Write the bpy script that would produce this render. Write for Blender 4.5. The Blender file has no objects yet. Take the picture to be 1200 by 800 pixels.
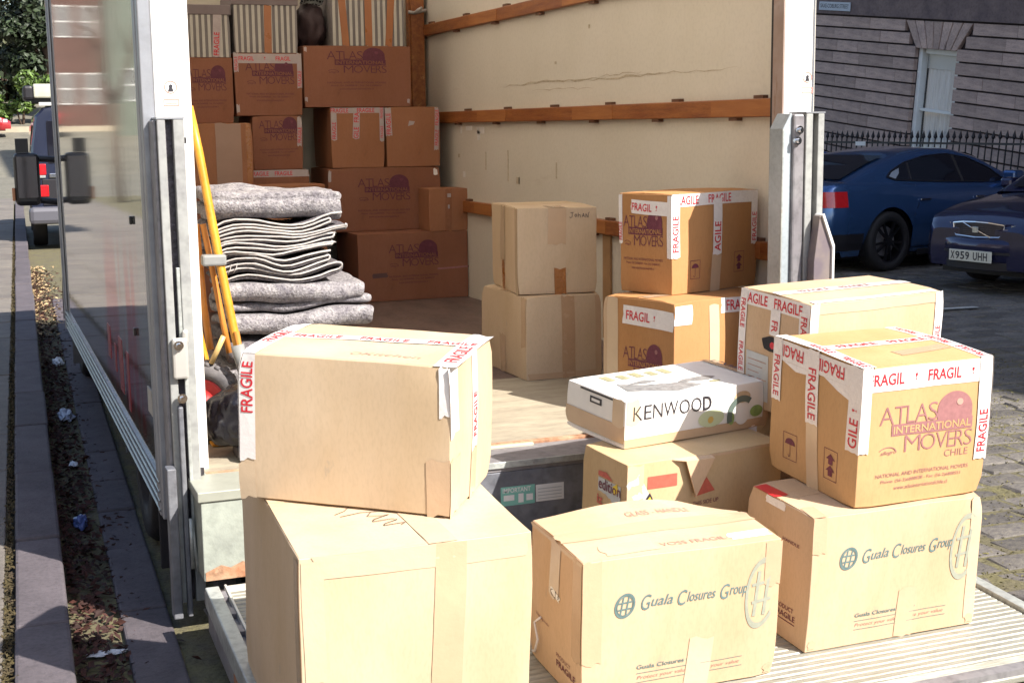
import bpy, bmesh, math, random
from math import sin, cos, pi, radians as rad, sqrt
from mathutils import Matrix, Vector, noise
random.seed(7)
sc = bpy.context.scene
COL = sc.collection
ZB = 0.5                       # load floor of the truck above the road

# ------------------------------------------------------------------ camera, sky, sun, exposure
cam_d = bpy.data.cameras.new('camera'); cam_o = bpy.data.objects.new('camera', cam_d); COL.objects.link(cam_o)
cam_d.sensor_width = 36; cam_d.lens = 1597.3 / 1200 * 36; cam_d.clip_start = 0.05; cam_d.clip_end = 2000
_yaw, _pit, _rol = rad(21.4403), rad(8.9915), rad(0.6817)
_f = Vector((sin(_yaw) * cos(_pit), cos(_yaw) * cos(_pit), -sin(_pit)))
_r = Vector((cos(_yaw), -sin(_yaw), 0)); _d = _f.cross(_r)
_R = cos(_rol) * _r + sin(_rol) * _d; _D = -sin(_rol) * _r + cos(_rol) * _d
M = Matrix((_R, -_D, -_f)).transposed().to_4x4(); M.translation = (-0.6866, -4.5808, 1.1395 + ZB)
cam_o.matrix_world = M
sc.camera = cam_o
SUN_EL, SUN_AZ = rad(42), rad(56)                       # azimuth from +X towards -Y
to_sun = Vector((cos(SUN_EL) * cos(SUN_AZ), -cos(SUN_EL) * sin(SUN_AZ), sin(SUN_EL)))
wd = bpy.data.worlds.new('World'); sc.world = wd; wd.use_nodes = True
nt = wd.node_tree; bg = nt.nodes['Background']
sky = nt.nodes.new('ShaderNodeTexSky'); sky.sky_type = 'NISHITA'; sky.sun_disc = False
sky.sun_elevation = SUN_EL; sky.sun_rotation = math.atan2(to_sun.x, to_sun.y)
sky.air_density = 1.0; sky.dust_density = 1.5; sky.ozone_density = 1.0
nt.links.new(sky.outputs[0], bg.inputs[0]); bg.inputs[1].default_value = 0.10
sun_d = bpy.data.lights.new('sun', 'SUN'); sun_d.energy = 4.4; sun_d.angle = rad(0.5); sun_d.color = (1.0, 0.94, 0.86)
sun_o = bpy.data.objects.new('sun', sun_d); COL.objects.link(sun_o)
sun_o.rotation_euler = (-to_sun).to_track_quat('-Z', 'Y').to_euler()
sc.view_settings.view_transform = 'Standard'; sc.view_settings.look = 'None'
sc.view_settings.exposure = 1.25; sc.view_settings.gamma = 1.0

# ------------------------------------------------------------------ materials
MATS = {}
def mat(name, col, rough=0.7, metal=0.0, spec=0.5, var=0.0, vscale=6.0, col2=None, fine=0.0, fscale=60.0, bump=0.0, bscale=40.0,
        coat=0.0, grain=None, island=0.0, streak=None, trans=None):
    """principled with two-octave colour variation, optional directional grain / dirt streaks, bump"""
    if name in MATS: return MATS[name]
    m = bpy.data.materials.new(name); m.use_nodes = True; n = m.node_tree.nodes; l = m.node_tree.links
    b = n['Principled BSDF']; b.inputs['Roughness'].default_value = rough; b.inputs['Metallic'].default_value = metal
    b.inputs['Specular IOR Level'].default_value = spec; b.inputs['Coat Weight'].default_value = coat
    b.inputs['Coat Roughness'].default_value = 0.05
    c = (*col, 1)
    tc = n.new('ShaderNodeTexCoord'); co = tc.outputs['Object']
    if grain:
        mp = n.new('ShaderNodeMapping'); mp.inputs['Scale'].default_value = grain; l.new(co, mp.inputs[0]); gco = mp.outputs[0]
    else: gco = co
    last = None
    def mixc(a, bcol, fac, blend='MIX'):
        mx = n.new('ShaderNodeMix'); mx.data_type = 'RGBA'; mx.blend_type = blend
        if hasattr(fac, 'links') or hasattr(fac, 'is_linked'): l.new(fac, mx.inputs[0])
        else: mx.inputs[0].default_value = fac
        for i, v in ((6, a), (7, bcol)):
            if hasattr(v, 'is_linked'): l.new(v, mx.inputs[i])
            else: mx.inputs[i].default_value = v
        return mx.outputs[2]
    def nz(scale, vec, detail=4, rough_=0.6):
        t = n.new('ShaderNodeTexNoise'); t.inputs['Scale'].default_value = scale; t.inputs['Detail'].default_value = detail
        t.inputs['Roughness'].default_value = rough_; l.new(vec, t.inputs['Vector']); return t.outputs['Fac']
    def ramp(fac, a, b_):
        r = n.new('ShaderNodeMapRange'); r.inputs['From Min'].default_value = a; r.inputs['From Max'].default_value = b_; l.new(fac, r.inputs[0]); return r.outputs[0]
    cur = c
    c2 = (*(col2 or [x * (1 - var) for x in col]), 1)
    if var or col2:
        cur = mixc(c, c2, ramp(nz(vscale, gco), 0.35, 0.68))
    if fine:
        dk = tuple(x * (1 - fine) for x in col)
        cur = mixc(cur, (1 - fine, 1 - fine, 1 - fine, 1), ramp(nz(fscale, gco, 2), 0.45, 0.7), 'MULTIPLY')
    if streak:       # (colour, scale vector, amount)
        mp2 = n.new('ShaderNodeMapping'); mp2.inputs['Scale'].default_value = streak[1]; l.new(co, mp2.inputs[0])
        cur = mixc(cur, (*streak[0], 1), ramp(nz(1.0, mp2.outputs[0], 5, 0.7), 0.62 - streak[2] * 0.2, 0.72))
    if island:
        gi = n.new('ShaderNodeNewGeometry'); oi = n.new('ShaderNodeObjectInfo')
        ad = n.new('ShaderNodeMath'); ad.operation = 'ADD'; l.new(gi.outputs['Random Per Island'], ad.inputs[0]); l.new(oi.outputs['Random'], ad.inputs[1])
        fr = n.new('ShaderNodeMath'); fr.operation = 'FRACT'; l.new(ad.outputs[0], fr.inputs[0])
        mr = n.new('ShaderNodeMapRange'); mr.inputs['To Min'].default_value = 1 - island; mr.inputs['To Max'].default_value = 1 + island * 0.6; l.new(fr.outputs[0], mr.inputs[0])
        cb = n.new('ShaderNodeCombineColor'); [l.new(mr.outputs[0], cb.inputs[i]) for i in range(3)]
        cur = mixc(cur, cb.outputs[0], 1.0, 'MULTIPLY')
    if hasattr(cur, 'is_linked'): l.new(cur, b.inputs['Base Color'])
    else: b.inputs['Base Color'].default_value = cur
    if bump:
        bp = n.new('ShaderNodeBump'); bp.inputs['Strength'].default_value = bump; bp.inputs['Distance'].default_value = 0.01
        l.new(nz(bscale, gco, 5), bp.inputs['Height']); l.new(bp.outputs[0], b.inputs['Normal'])
    if var or fine:
        rr = n.new('ShaderNodeMapRange'); rr.inputs['To Min'].default_value = max(0, rough - 0.1); rr.inputs['To Max'].default_value = min(1, rough + 0.1)
        l.new(nz(vscale * 2, co), rr.inputs[0]); l.new(rr.outputs[0], b.inputs['Roughness'])
    MATS[name] = m
    return m

def card(name, col, col2=None):
    return mat(name, col, rough=0.75, spec=0.25, col2=col2 or tuple(x * y for x, y in zip(col, (0.88, 0.84, 0.76))), vscale=3.5, fine=0.07, fscale=140,
               bump=0.05, bscale=22, streak=(tuple(x * 0.78 for x in col), (7, 7, 3.0), -0.35), grain=(1, 1, 0.35))
C_TAN = card('cardboard_tan', (0.60, 0.435, 0.295))
C_PALE = card('cardboard_pale', (0.60, 0.465, 0.325))
C_KRAFT = card('cardboard_kraft', (0.47, 0.245, 0.105))
C_ATLAS = card('cardboard_atlas', (0.56, 0.35, 0.175))
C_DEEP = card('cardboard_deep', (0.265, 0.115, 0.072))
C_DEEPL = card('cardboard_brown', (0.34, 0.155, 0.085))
C_GOLD = card('cardboard_gold', (0.57, 0.42, 0.25))
C_WHITE = card('cardboard_white', (0.72, 0.69, 0.62))
T_WHITE = mat('tape_white', (0.80, 0.76, 0.74), 0.28, spec=0.5, var=0.08, vscale=20, bump=0.12, bscale=60)
T_GREY = mat('tape_white_dull', (0.42, 0.36, 0.36), 0.4, var=0.12, vscale=20, bump=0.25, bscale=60)
T_BROWN = mat('tape_brown', (0.36, 0.15, 0.05), 0.28, var=0.15, vscale=12, bump=0.3, bscale=50)
T_CLEAR = mat('tape_clear', (0.545, 0.385, 0.25), 0.2, var=0.06, vscale=15, bump=0.10, bscale=45)
T_CLEARP = mat('tape_clear_pale', (0.60, 0.46, 0.315), 0.18, var=0.06, vscale=15, bump=0.10, bscale=45)
I_RED = mat('ink_red', (0.62, 0.02, 0.035), 0.5, var=0.1, vscale=90)
I_MAROON = mat('ink_maroon', (0.16, 0.035, 0.06), 0.7, var=0.2, vscale=60)
I_DEEP = mat('ink_deep', (0.12, 0.025, 0.045), 0.7, var=0.2, vscale=60)
I_MAUVE = mat('ink_mauve', (0.34, 0.15, 0.15), 0.7, var=0.2, vscale=60)
I_MAUVEL = mat('ink_mauve_light', (0.50, 0.30, 0.24), 0.7, var=0.2, vscale=60)
I_TEAL = mat('ink_teal', (0.12, 0.19, 0.19), 0.7, var=0.15, vscale=60)
I_TEALP = mat('ink_teal_pale', (0.33, 0.34, 0.27), 0.7, var=0.15, vscale=60)
I_BLACK = mat('ink_black', (0.03, 0.028, 0.035), 0.5)
I_PEN = mat('ink_pen', (0.12, 0.085, 0.07), 0.6)
P_WHITE = mat('paper_white', (0.80, 0.79, 0.76), 0.4, var=0.05, vscale=20)
P_GREY = mat('paper_grey', (0.50, 0.52, 0.52), 0.35, var=0.08, vscale=20)
WHITE_PAINT = mat('white_paint', (0.82, 0.81, 0.78), 0.4, var=0.05, vscale=4, fine=0.05, fscale=25, streak=((0.55, 0.47, 0.36), (6, 6, 0.8), -0.25))
PILLAR_IN = mat('pillar_return', (0.42, 0.33, 0.29), 0.6, col2=(0.32, 0.22, 0.17), vscale=5, streak=((0.22, 0.09, 0.03), (14, 14, 3), 0.1), bump=0.2)
RUBBER = mat('rubber', (0.025, 0.022, 0.026), 0.7, var=0.2, bump=0.2)
GREY_METAL = mat('grey_metal', (0.42, 0.43, 0.41), 0.5, metal=0.3, col2=(0.30, 0.30, 0.30), vscale=5, fine=0.2, fscale=30, streak=((0.16, 0.13, 0.11), (10, 10, 1), 0.0), bump=0.1)
MID_METAL = mat('mid_metal', (0.30, 0.29, 0.30), 0.5, metal=0.3, col2=(0.20, 0.185, 0.20), vscale=4, fine=0.25, fscale=30, bump=0.1)
BLUE_METAL = mat('blue_grey_metal', (0.40, 0.45, 0.48), 0.5, metal=0.1, var=0.2, vscale=5, fine=0.15)
GREASE = mat('grease', (0.018, 0.014, 0.018), 0.45, col2=(0.06, 0.05, 0.07), vscale=40, bump=0.6, bscale=80)
ALU = mat('aluminium', (0.40, 0.40, 0.35), 0.5, metal=0.3, col2=(0.29, 0.275, 0.22), vscale=7, fine=0.3, fscale=40, grain=(0.5, 7, 7), streak=((0.17, 0.14, 0.10), (1.2, 26, 12), 0.0), bump=0.2)
ALU_EDGE = mat('aluminium_edge', (0.52, 0.55, 0.52), 0.45, metal=0.4, col2=(0.38, 0.39, 0.38), vscale=9, fine=0.25, fscale=40, streak=((0.25, 0.14, 0.08), (8, 3, 8), -0.1), bump=0.2)
STEEL_DARK = mat('steel_dark', (0.135, 0.14, 0.165), 0.55, metal=0.2, col2=(0.24, 0.245, 0.26), vscale=3.5, fine=0.3, fscale=20, streak=((0.05, 0.04, 0.055), (5, 5, 1), 0.1), bump=0.2)
SILL_PALE = mat('sill_pale', (0.36, 0.39, 0.34), 0.6, col2=(0.26, 0.28, 0.25), vscale=6, fine=0.15, fscale=30, streak=((0.20, 0.07, 0.03), (5, 5, 4), -0.1), bump=0.2)
RUST = mat('rust', (0.32, 0.13, 0.06), 0.8, col2=(0.50, 0.34, 0.22), vscale=14, fine=0.3, fscale=50, bump=0.3)
FLOOR = mat('ply_floor', (0.17, 0.115, 0.10), 0.55, col2=(0.11, 0.075, 0.07), vscale=3, fine=0.25, fscale=25, grain=(3, 0.7, 1), bump=0.15)
FLOOR_SUNLIT = mat('ply_floor_sunlit', (0.40, 0.355, 0.265), 0.65, col2=(0.29, 0.25, 0.19), vscale=4, fine=0.18, fscale=25, grain=(0.8, 3, 1), bump=0.15)  # paler copy of the ply floor, sunlight painted into its colour
WALL = mat('grp_wall', (0.72, 0.68, 0.60), 0.5, col2=(0.66, 0.62, 0.53), vscale=1.2, fine=0.06, fscale=50, bump=0.04, streak=((0.58, 0.53, 0.44), (3, 0.5, 6), -0.1))
WALL_SCUFF = mat('wall_scuff', (0.58, 0.51, 0.40), 0.8, col2=(0.42, 0.35, 0.25), vscale=40)
WOOD = mat('rail_wood', (0.36, 0.13, 0.035), 0.45, col2=(0.22, 0.065, 0.02), vscale=5, grain=(8, 0.8, 9), fine=0.2, fscale=40, bump=0.15, bscale=30, streak=((0.50, 0.23, 0.08), (8, 0.5, 8), 0.0))
PANEL = mat('panel_gloss', (0.56, 0.56, 0.53), 0.06, metal=0.85, var=0.12, vscale=3, streak=((0.40, 0.41, 0.40), (1.5, 9, 0.4), 0.1), bump=0.03, bscale=3)
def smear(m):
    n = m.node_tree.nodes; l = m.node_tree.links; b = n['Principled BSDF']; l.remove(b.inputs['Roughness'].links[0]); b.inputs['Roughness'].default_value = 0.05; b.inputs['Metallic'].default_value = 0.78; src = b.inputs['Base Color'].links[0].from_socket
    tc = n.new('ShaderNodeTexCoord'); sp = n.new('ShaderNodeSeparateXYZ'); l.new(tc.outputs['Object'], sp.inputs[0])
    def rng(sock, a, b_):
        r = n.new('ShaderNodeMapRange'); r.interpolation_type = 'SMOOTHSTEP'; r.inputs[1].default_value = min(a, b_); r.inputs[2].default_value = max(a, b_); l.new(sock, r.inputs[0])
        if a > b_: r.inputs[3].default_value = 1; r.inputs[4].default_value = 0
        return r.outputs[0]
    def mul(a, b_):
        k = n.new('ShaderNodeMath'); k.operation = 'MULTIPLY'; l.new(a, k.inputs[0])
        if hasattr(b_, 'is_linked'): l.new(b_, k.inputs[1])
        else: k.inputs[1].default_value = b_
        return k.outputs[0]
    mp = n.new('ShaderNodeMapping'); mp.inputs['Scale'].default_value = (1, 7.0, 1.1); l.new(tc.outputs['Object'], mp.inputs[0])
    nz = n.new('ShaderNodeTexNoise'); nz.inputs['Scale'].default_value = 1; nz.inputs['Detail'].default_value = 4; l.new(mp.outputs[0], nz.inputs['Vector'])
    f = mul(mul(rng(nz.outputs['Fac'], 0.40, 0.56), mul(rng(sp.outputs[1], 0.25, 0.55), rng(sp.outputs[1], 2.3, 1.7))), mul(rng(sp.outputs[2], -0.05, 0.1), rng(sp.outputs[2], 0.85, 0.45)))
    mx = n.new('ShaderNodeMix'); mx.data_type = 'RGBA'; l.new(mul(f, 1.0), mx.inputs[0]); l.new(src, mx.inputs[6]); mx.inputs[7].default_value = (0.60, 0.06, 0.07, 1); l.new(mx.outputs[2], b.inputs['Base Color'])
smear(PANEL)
TRIM = mat('trim_metal', (0.34, 0.35, 0.38), 0.4, metal=0.5, var=0.2, vscale=8, bump=0.1)
DECAL = mat('decal_red', (0.36, 0.05, 0.06), 0.3, metal=0.4, var=0.3, vscale=12)
BLACK_PLASTIC = mat('black_plastic', (0.022, 0.02, 0.024), 0.4, var=0.2)
BAG = mat('bag_plastic', (0.008, 0.007, 0.010), 0.22, spec=0.4, bump=0.05, bscale=10)
GLASS_MIRROR = mat('mirror_glass', (0.10, 0.10, 0.12), 0.05, metal=1.0)
YELLOW = mat('yellow_paint', (0.66, 0.32, 0.03), 0.38, col2=(0.52, 0.22, 0.02), vscale=9, fine=0.15, streak=((0.20, 0.11, 0.06), (9, 9, 3), -0.1))
RED_RIM = mat('red_rim', (0.55, 0.03, 0.03), 0.4, var=0.2)
STRAP = mat('strap_grey', (0.24, 0.245, 0.24), 0.6, var=0.15, vscale=20)
TYRE = mat('tyre', (0.075, 0.07, 0.075), 0.75, col2=(0.16, 0.15, 0.15), vscale=12, bump=0.3)
TYRE_DARK = mat('tyre_dark', (0.016, 0.015, 0.017), 0.75, var=0.2, bump=0.3)
BLANKET = mat('felt_grey', (0.38, 0.36, 0.365), 0.95, spec=0.05, col2=(0.20, 0.185, 0.205), vscale=30, fine=0.5, fscale=110, bump=0.9, bscale=120)
BLANKET_DK = mat('felt_dark', (0.20, 0.185, 0.19), 0.95, spec=0.05, col2=(0.12, 0.105, 0.115), vscale=30, fine=0.5, fscale=110, bump=0.9, bscale=120)
BLANKET_MID = mat('felt_mid', (0.27, 0.25, 0.265), 0.95, spec=0.05, col2=(0.16, 0.145, 0.165), vscale=30, fine=0.5, fscale=110, bump=0.9, bscale=120)
BINDING = mat('binding', (0.46, 0.43, 0.41), 0.9, spec=0.05, var=0.2, vscale=50, bump=0.5)
COBBLE = mat('sett_stone', (0.19, 0.172, 0.145), 0.75, col2=(0.10, 0.09, 0.09), vscale=9, fine=0.3, fscale=45, bump=0.5, bscale=50, island=0.35)
KERB = mat('kerb_stone', (0.115, 0.098, 0.108), 0.8, col2=(0.08, 0.068, 0.076), vscale=5, fine=0.25, fscale=60, bump=0.4, bscale=70, island=0.12)
FLAG = mat('flag_stone', (0.19, 0.168, 0.14), 0.8, col2=(0.14, 0.122, 0.11), vscale=4, fine=0.2, fscale=50, bump=0.3, bscale=60, island=0.12)
DIRT = mat('joint_dirt', (0.115, 0.10, 0.066), 0.95, col2=(0.15, 0.135, 0.06), vscale=7, fine=0.4, fscale=60, bump=0.8, bscale=50)
MOSS = mat('moss', (0.075, 0.058, 0.018), 0.95, col2=(0.05, 0.035, 0.02), vscale=12, fine=0.3, bump=0.8)
LEAF_DRY = mat('dry_leaf', (0.055, 0.016, 0.010), 0.8, island=0.6, var=0.4, vscale=30)
STONE = mat('facade_stone', (0.52, 0.38, 0.32), 0.8, col2=(0.36, 0.265, 0.235), vscale=2.5, fine=0.25, fscale=25, bump=0.35, bscale=25, island=0.22, streak=((0.12, 0.09, 0.09), (2.5, 2.5, 0.8), 0.0))
STONE_DARK = mat('facade_joint', (0.055, 0.042, 0.045), 0.9, var=0.3)
STONE_BAND = mat('facade_band', (0.20, 0.145, 0.135), 0.85, col2=(0.13, 0.095, 0.095), vscale=3, fine=0.25, fscale=25, bump=0.3)
WIN_FRAME = mat('window_frame', (0.82, 0.82, 0.79), 0.5, var=0.08, vscale=8)
CURTAIN = mat('net_curtain', (0.84, 0.85, 0.84), 0.9, var=0.3, vscale=6, grain=(25, 1, 0.3))
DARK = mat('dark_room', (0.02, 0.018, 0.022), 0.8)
IRON = mat('black_iron', (0.014, 0.012, 0.016), 0.45, var=0.2)
TRUNK = mat('bark', (0.10, 0.065, 0.045), 0.9, var=0.4, vscale=8, bump=0.7)
LEAF = mat('leaf_green', (0.10, 0.17, 0.03), 0.5, island=0.75, var=0.35, vscale=0.9)
LEAF_DARK = mat('leaf_dark', (0.028, 0.045, 0.018), 0.55, island=0.6, var=0.35, vscale=0.9)
PLASTER = mat('pale_plaster', (0.62, 0.60, 0.53), 0.8, var=0.15, vscale=1)
BRICK = mat('red_sandstone', (0.11, 0.055, 0.042), 0.85, var=0.3, vscale=1.5)
def glass_mat():
    m = bpy.data.materials.new('pane_glass'); m.use_nodes = True; n = m.node_tree.nodes; l = m.node_tree.links; n.remove(n['Principled BSDF'])
    a = n.new('ShaderNodeBsdfTransparent'); g = n.new('ShaderNodeBsdfGlossy'); g.inputs['Roughness'].default_value = 0.03; x = n.new('ShaderNodeMixShader'); x.inputs[0].default_value = 0.07
    l.new(a.outputs[0], x.inputs[1]); l.new(g.outputs[0], x.inputs[2]); l.new(x.outputs[0], n['Material Output'].inputs[0]); return m
GLASS = glass_mat()
def roof_mat():
    m = bpy.data.materials.new('translucent_roof'); m.use_nodes = True; n = m.node_tree.nodes; l = m.node_tree.links
    n.remove(n['Principled BSDF']); a = n.new('ShaderNodeBsdfDiffuse'); t = n.new('ShaderNodeBsdfTranslucent'); x = n.new('ShaderNodeMixShader')
    a.inputs[0].default_value = (0.80, 0.78, 0.74, 1); t.inputs[0].default_value = (0.92, 0.86, 0.77, 1); x.inputs[0].default_value = 0.72
    l.new(a.outputs[0], x.inputs[1]); l.new(t.outputs[0], x.inputs[2]); l.new(x.outputs[0], n['Material Output'].inputs[0]); return m
ROOF = roof_mat()
GLASS_DARK = mat('car_glass', (0.012, 0.012, 0.018), 0.04, spec=0.8)
CAR_BLUE = mat('car_blue', (0.055, 0.135, 0.33), 0.2, metal=0.65, coat=0.9, var=0.05)
CAR_NAVY = mat('car_navy', (0.014, 0.015, 0.06), 0.2, metal=0.4, coat=0.8, var=0.05)
CAR_DK = mat('car_dark_trim', (0.012, 0.011, 0.015), 0.5)
CAR_RED = mat('car_red', (0.30, 0.015, 0.02), 0.25, coat=1.0)
VAN_BLUE = mat('van_blue', (0.018, 0.023, 0.05), 0.25, metal=0.2, coat=1.0)
LAMP_RED = mat('lamp_red', (0.62, 0.012, 0.018), 0.12, coat=1.0, var=0.2, vscale=25)
LAMP_CLEAR = mat('lamp_clear', (0.62, 0.64, 0.63), 0.12, metal=0.5, coat=1.0, var=0.3, vscale=30)
LAMP_AMBER = mat('lamp_amber', (0.6, 0.25, 0.12), 0.2)
CHROME = mat('chrome', (0.70, 0.70, 0.72), 0.15, metal=1.0)
ALLOY = mat('alloy_dark', (0.05, 0.048, 0.055), 0.35, metal=0.8)

# ------------------------------------------------------------------ helpers
class MB:
    def __init__(s): s.v = []; s.f = []; s.m = []
    def add(s, vs, fs, m=0):
        o = len(s.v); s.v += [tuple(p) for p in vs]; s.f += [tuple(o + i for i in f) for f in fs]; s.m += [m] * len(fs); return s
    def box(s, x0, x1, y0, y1, z0, z1, m=0, T=None):
        vs = [Vector((x, y, z)) for z in (z0, z1) for y in (y0, y1) for x in (x0, x1)]
        if T is not None: vs = [T @ p for p in vs]
        return s.add(vs, [(0, 2, 3, 1), (4, 5, 7, 6), (0, 1, 5, 4), (2, 6, 7, 3), (0, 4, 6, 2), (1, 3, 7, 5)], m)
    def tube(s, pts, r, n=8, m=0, cap=True):
        pts = [Vector(p) for p in pts]; rs = r if isinstance(r, (list, tuple)) else [r] * len(pts); rings = []
        up = None
        for i, p in enumerate(pts):
            t = (pts[min(i + 1, len(pts) - 1)] - pts[max(i - 1, 0)]).normalized()
            if up is None: up = t.orthogonal().normalized()
            a = (up - up.dot(t) * t).normalized(); up = a; b = t.cross(a)
            rings.append([p + rs[i] * (cos(2 * pi * k / n) * a + sin(2 * pi * k / n) * b) for k in range(n)])
        fs = []
        for i in range(len(rings) - 1):
            for k in range(n): fs.append((i * n + k, i * n + (k + 1) % n, (i + 1) * n + (k + 1) % n, (i + 1) * n + k))
        if cap: fs += [tuple(range(n - 1, -1, -1)), tuple((len(rings) - 1) * n + k for k in range(n))]
        return s.add([p for r_ in rings for p in r_], fs, m)
    def lathe(s, prof, n=32, m=0, T=None, close=False):      # profile (r, h) about local z
        vs = [Vector((r * cos(2 * pi * k / n), r * sin(2 * pi * k / n), h)) for r, h in prof for k in range(n)]
        if T is not None: vs = [T @ p for p in vs]
        fs = [(i * n + k, i * n + (k + 1) % n, (i + 1) * n + (k + 1) % n, (i + 1) * n + k) for i in range(len(prof) - 1) for k in range(n)]
        if close: fs += [((len(prof) - 1) * n + k, (len(prof) - 1) * n + (k + 1) % n, (k + 1) % n, k) for k in range(n)]
        return s.add(vs, fs, m)
    def prism(s, poly, f0, f1, m=0):     # poly of 2D points, f0/f1 map them to the two end faces
        a = [f0(*p) for p in poly]; b = [f1(*p) for p in poly]; n = len(poly)
        return s.add(a + b, [tuple(range(n - 1, -1, -1)), tuple(range(n, 2 * n))] + [(i, (i + 1) % n, n + (i + 1) % n, n + i) for i in range(n)], m)
    def grid(s, rows, m=0):
        n = len(rows[0]); return s.add([p for r in rows for p in r], [(i * n + k, i * n + k + 1, (i + 1) * n + k + 1, (i + 1) * n + k) for i in range(len(rows) - 1) for k in range(n - 1)], m)
    def data(s, name, mats, smooth=False):
        me = bpy.data.meshes.new(name); me.from_pydata(s.v, [], s.f)
        for mm in (mats if isinstance(mats, (list, tuple)) else [mats]): me.materials.append(mm)
        me.polygons.foreach_set('material_index', s.m)
        me.polygons.foreach_set('use_smooth', [smooth] * len(s.f))
        bm = bmesh.new(); bm.from_mesh(me); bmesh.ops.recalc_face_normals(bm, faces=bm.faces); bm.to_mesh(me); bm.free()
        me.update(); return me
    def obj(s, name, mats, parent=None, smooth=False, bevel=0, loc=None):
        o = bpy.data.objects.new(name, s.data(name, mats, smooth)); COL.objects.link(o)
        if parent is not None: o.parent = parent
        if loc is not None: o.location = loc
        if bevel:
            b = o.modifiers.new('bevel', 'BEVEL'); b.width = bevel; b.segments = 2; b.limit_method = 'ANGLE'; b.angle_limit = rad(40)
            if smooth: pass
        return o
def tag(o, label=None, cat=None, group=None, kind=None):
    for k, v in (('label', label), ('category', cat), ('group', group), ('kind', kind)):
        if v: o[k] = v
    return o
def thing(name, label, cat, loc=(0, 0, 0), rotz=0, group=None, mtx=None):
    o = bpy.data.objects.new(name, None); COL.objects.link(o); o.empty_display_size = 0.1
    if mtx is not None: o.location = mtx.translation; o.rotation_euler = mtx.to_euler()
    else: o.location = loc; o.rotation_euler = (0, 0, rotz)
    return tag(o, label, cat, group)
def place(mesh, name, parent, loc, rot=(0, 0, 0), scale=(1, 1, 1)):
    o = bpy.data.objects.new(name, mesh); COL.objects.link(o); o.parent = parent; o.location = loc; o.rotation_euler = rot; o.scale = scale
    return o
_txt = {}
def text2d(body, bold=0.0, shear=0.0, space=1.0):
    """letters as flat triangles normalised to the unit box of their own bounds; returns verts, faces, aspect"""
    k = (body, bold, shear, space)
    if k in _txt: return _txt[k]
    cu = bpy.data.curves.new('t', 'FONT'); cu.body = body; cu.offset = bold; cu.shear = shear; cu.space_character = space; cu.resolution_u = 3
    o = bpy.data.objects.new('t', cu); COL.objects.link(o)
    me = bpy.data.meshes.new_from_object(o.evaluated_get(bpy.context.evaluated_depsgraph_get()))
    vs = [(v.co.x, v.co.y) for v in me.vertices]; fs = [tuple(p.vertices) for p in me.polygons]
    bpy.data.objects.remove(o); bpy.data.curves.remove(cu); bpy.data.meshes.remove(me)
    x0 = min(v[0] for v in vs); x1 = max(v[0] for v in vs); y0 = min(v[1] for v in vs); y1 = max(v[1] for v in vs)
    r = ([((x - x0) / (x1 - x0), (y - y0) / (y1 - y0)) for x, y in vs], fs, (x1 - x0) / (y1 - y0))
    _txt[k] = r; return r
class Flat:
    """collects flat print (letters, polygons) in 2D and maps it on a surface with mp(u, v)"""
    def __init__(s): s.b = MB()
    def text(s, mp, body, u, v, w, h, bold=0.0, shear=0.0, m=0, rot=0.0, space=1.0):
        vs, fs, a = text2d(body, bold, shear, space)
        if w is None: w = a * h
        c, sn = cos(rot), sin(rot)
        s.b.add([mp(u + x * w * c - y * h * sn, v + x * w * sn + y * h * c) for x, y in vs], fs, m); return w
    def poly(s, mp, pts, m=0): s.b.add([mp(*p) for p in pts], [tuple(range(len(pts)))], m)
    def rect(s, mp, u0, u1, v0, v1, m=0, nu=1):
        for i in range(nu):
            a = u0 + (u1 - u0) * i / nu; b = u0 + (u1 - u0) * (i + 1) / nu
            s.poly(mp, [(a, v0), (b, v0), (b, v1), (a, v1)], m)
    def ring(s, mp, cu, cv, ru, rv, t, a0=0, a1=2 * pi, n=28, m=0, slant=0):
        P = []
        for i in range(n + 1):
            a = a0 + (a1 - a0) * i / n
            for k in (1, 1 - t): P.append(mp(cu + ru * k * cos(a) + slant * rv * k * sin(a), cv + rv * k * sin(a)))
        s.b.add(P, [(2 * i, 2 * i + 1, 2 * i + 3, 2 * i + 2) for i in range(n)], m)
    def stroke(s, mp, pts, w, m=0):
        for (a, b) in zip(pts, pts[1:]):
            d = Vector((b[0] - a[0], b[1] - a[1])); L = d.length
            if L < 1e-6: continue
            d /= L; nn = Vector((-d.y, d.x)) * w / 2
            s.poly(mp, [(a[0] - nn.x, a[1] - nn.y), (b[0] - nn.x, b[1] - nn.y), (b[0] + nn.x, b[1] + nn.y), (a[0] + nn.x, a[1] + nn.y)], m)
    def done(s, name, mats, parent): return s.b.obj(name, mats, parent)

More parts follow.
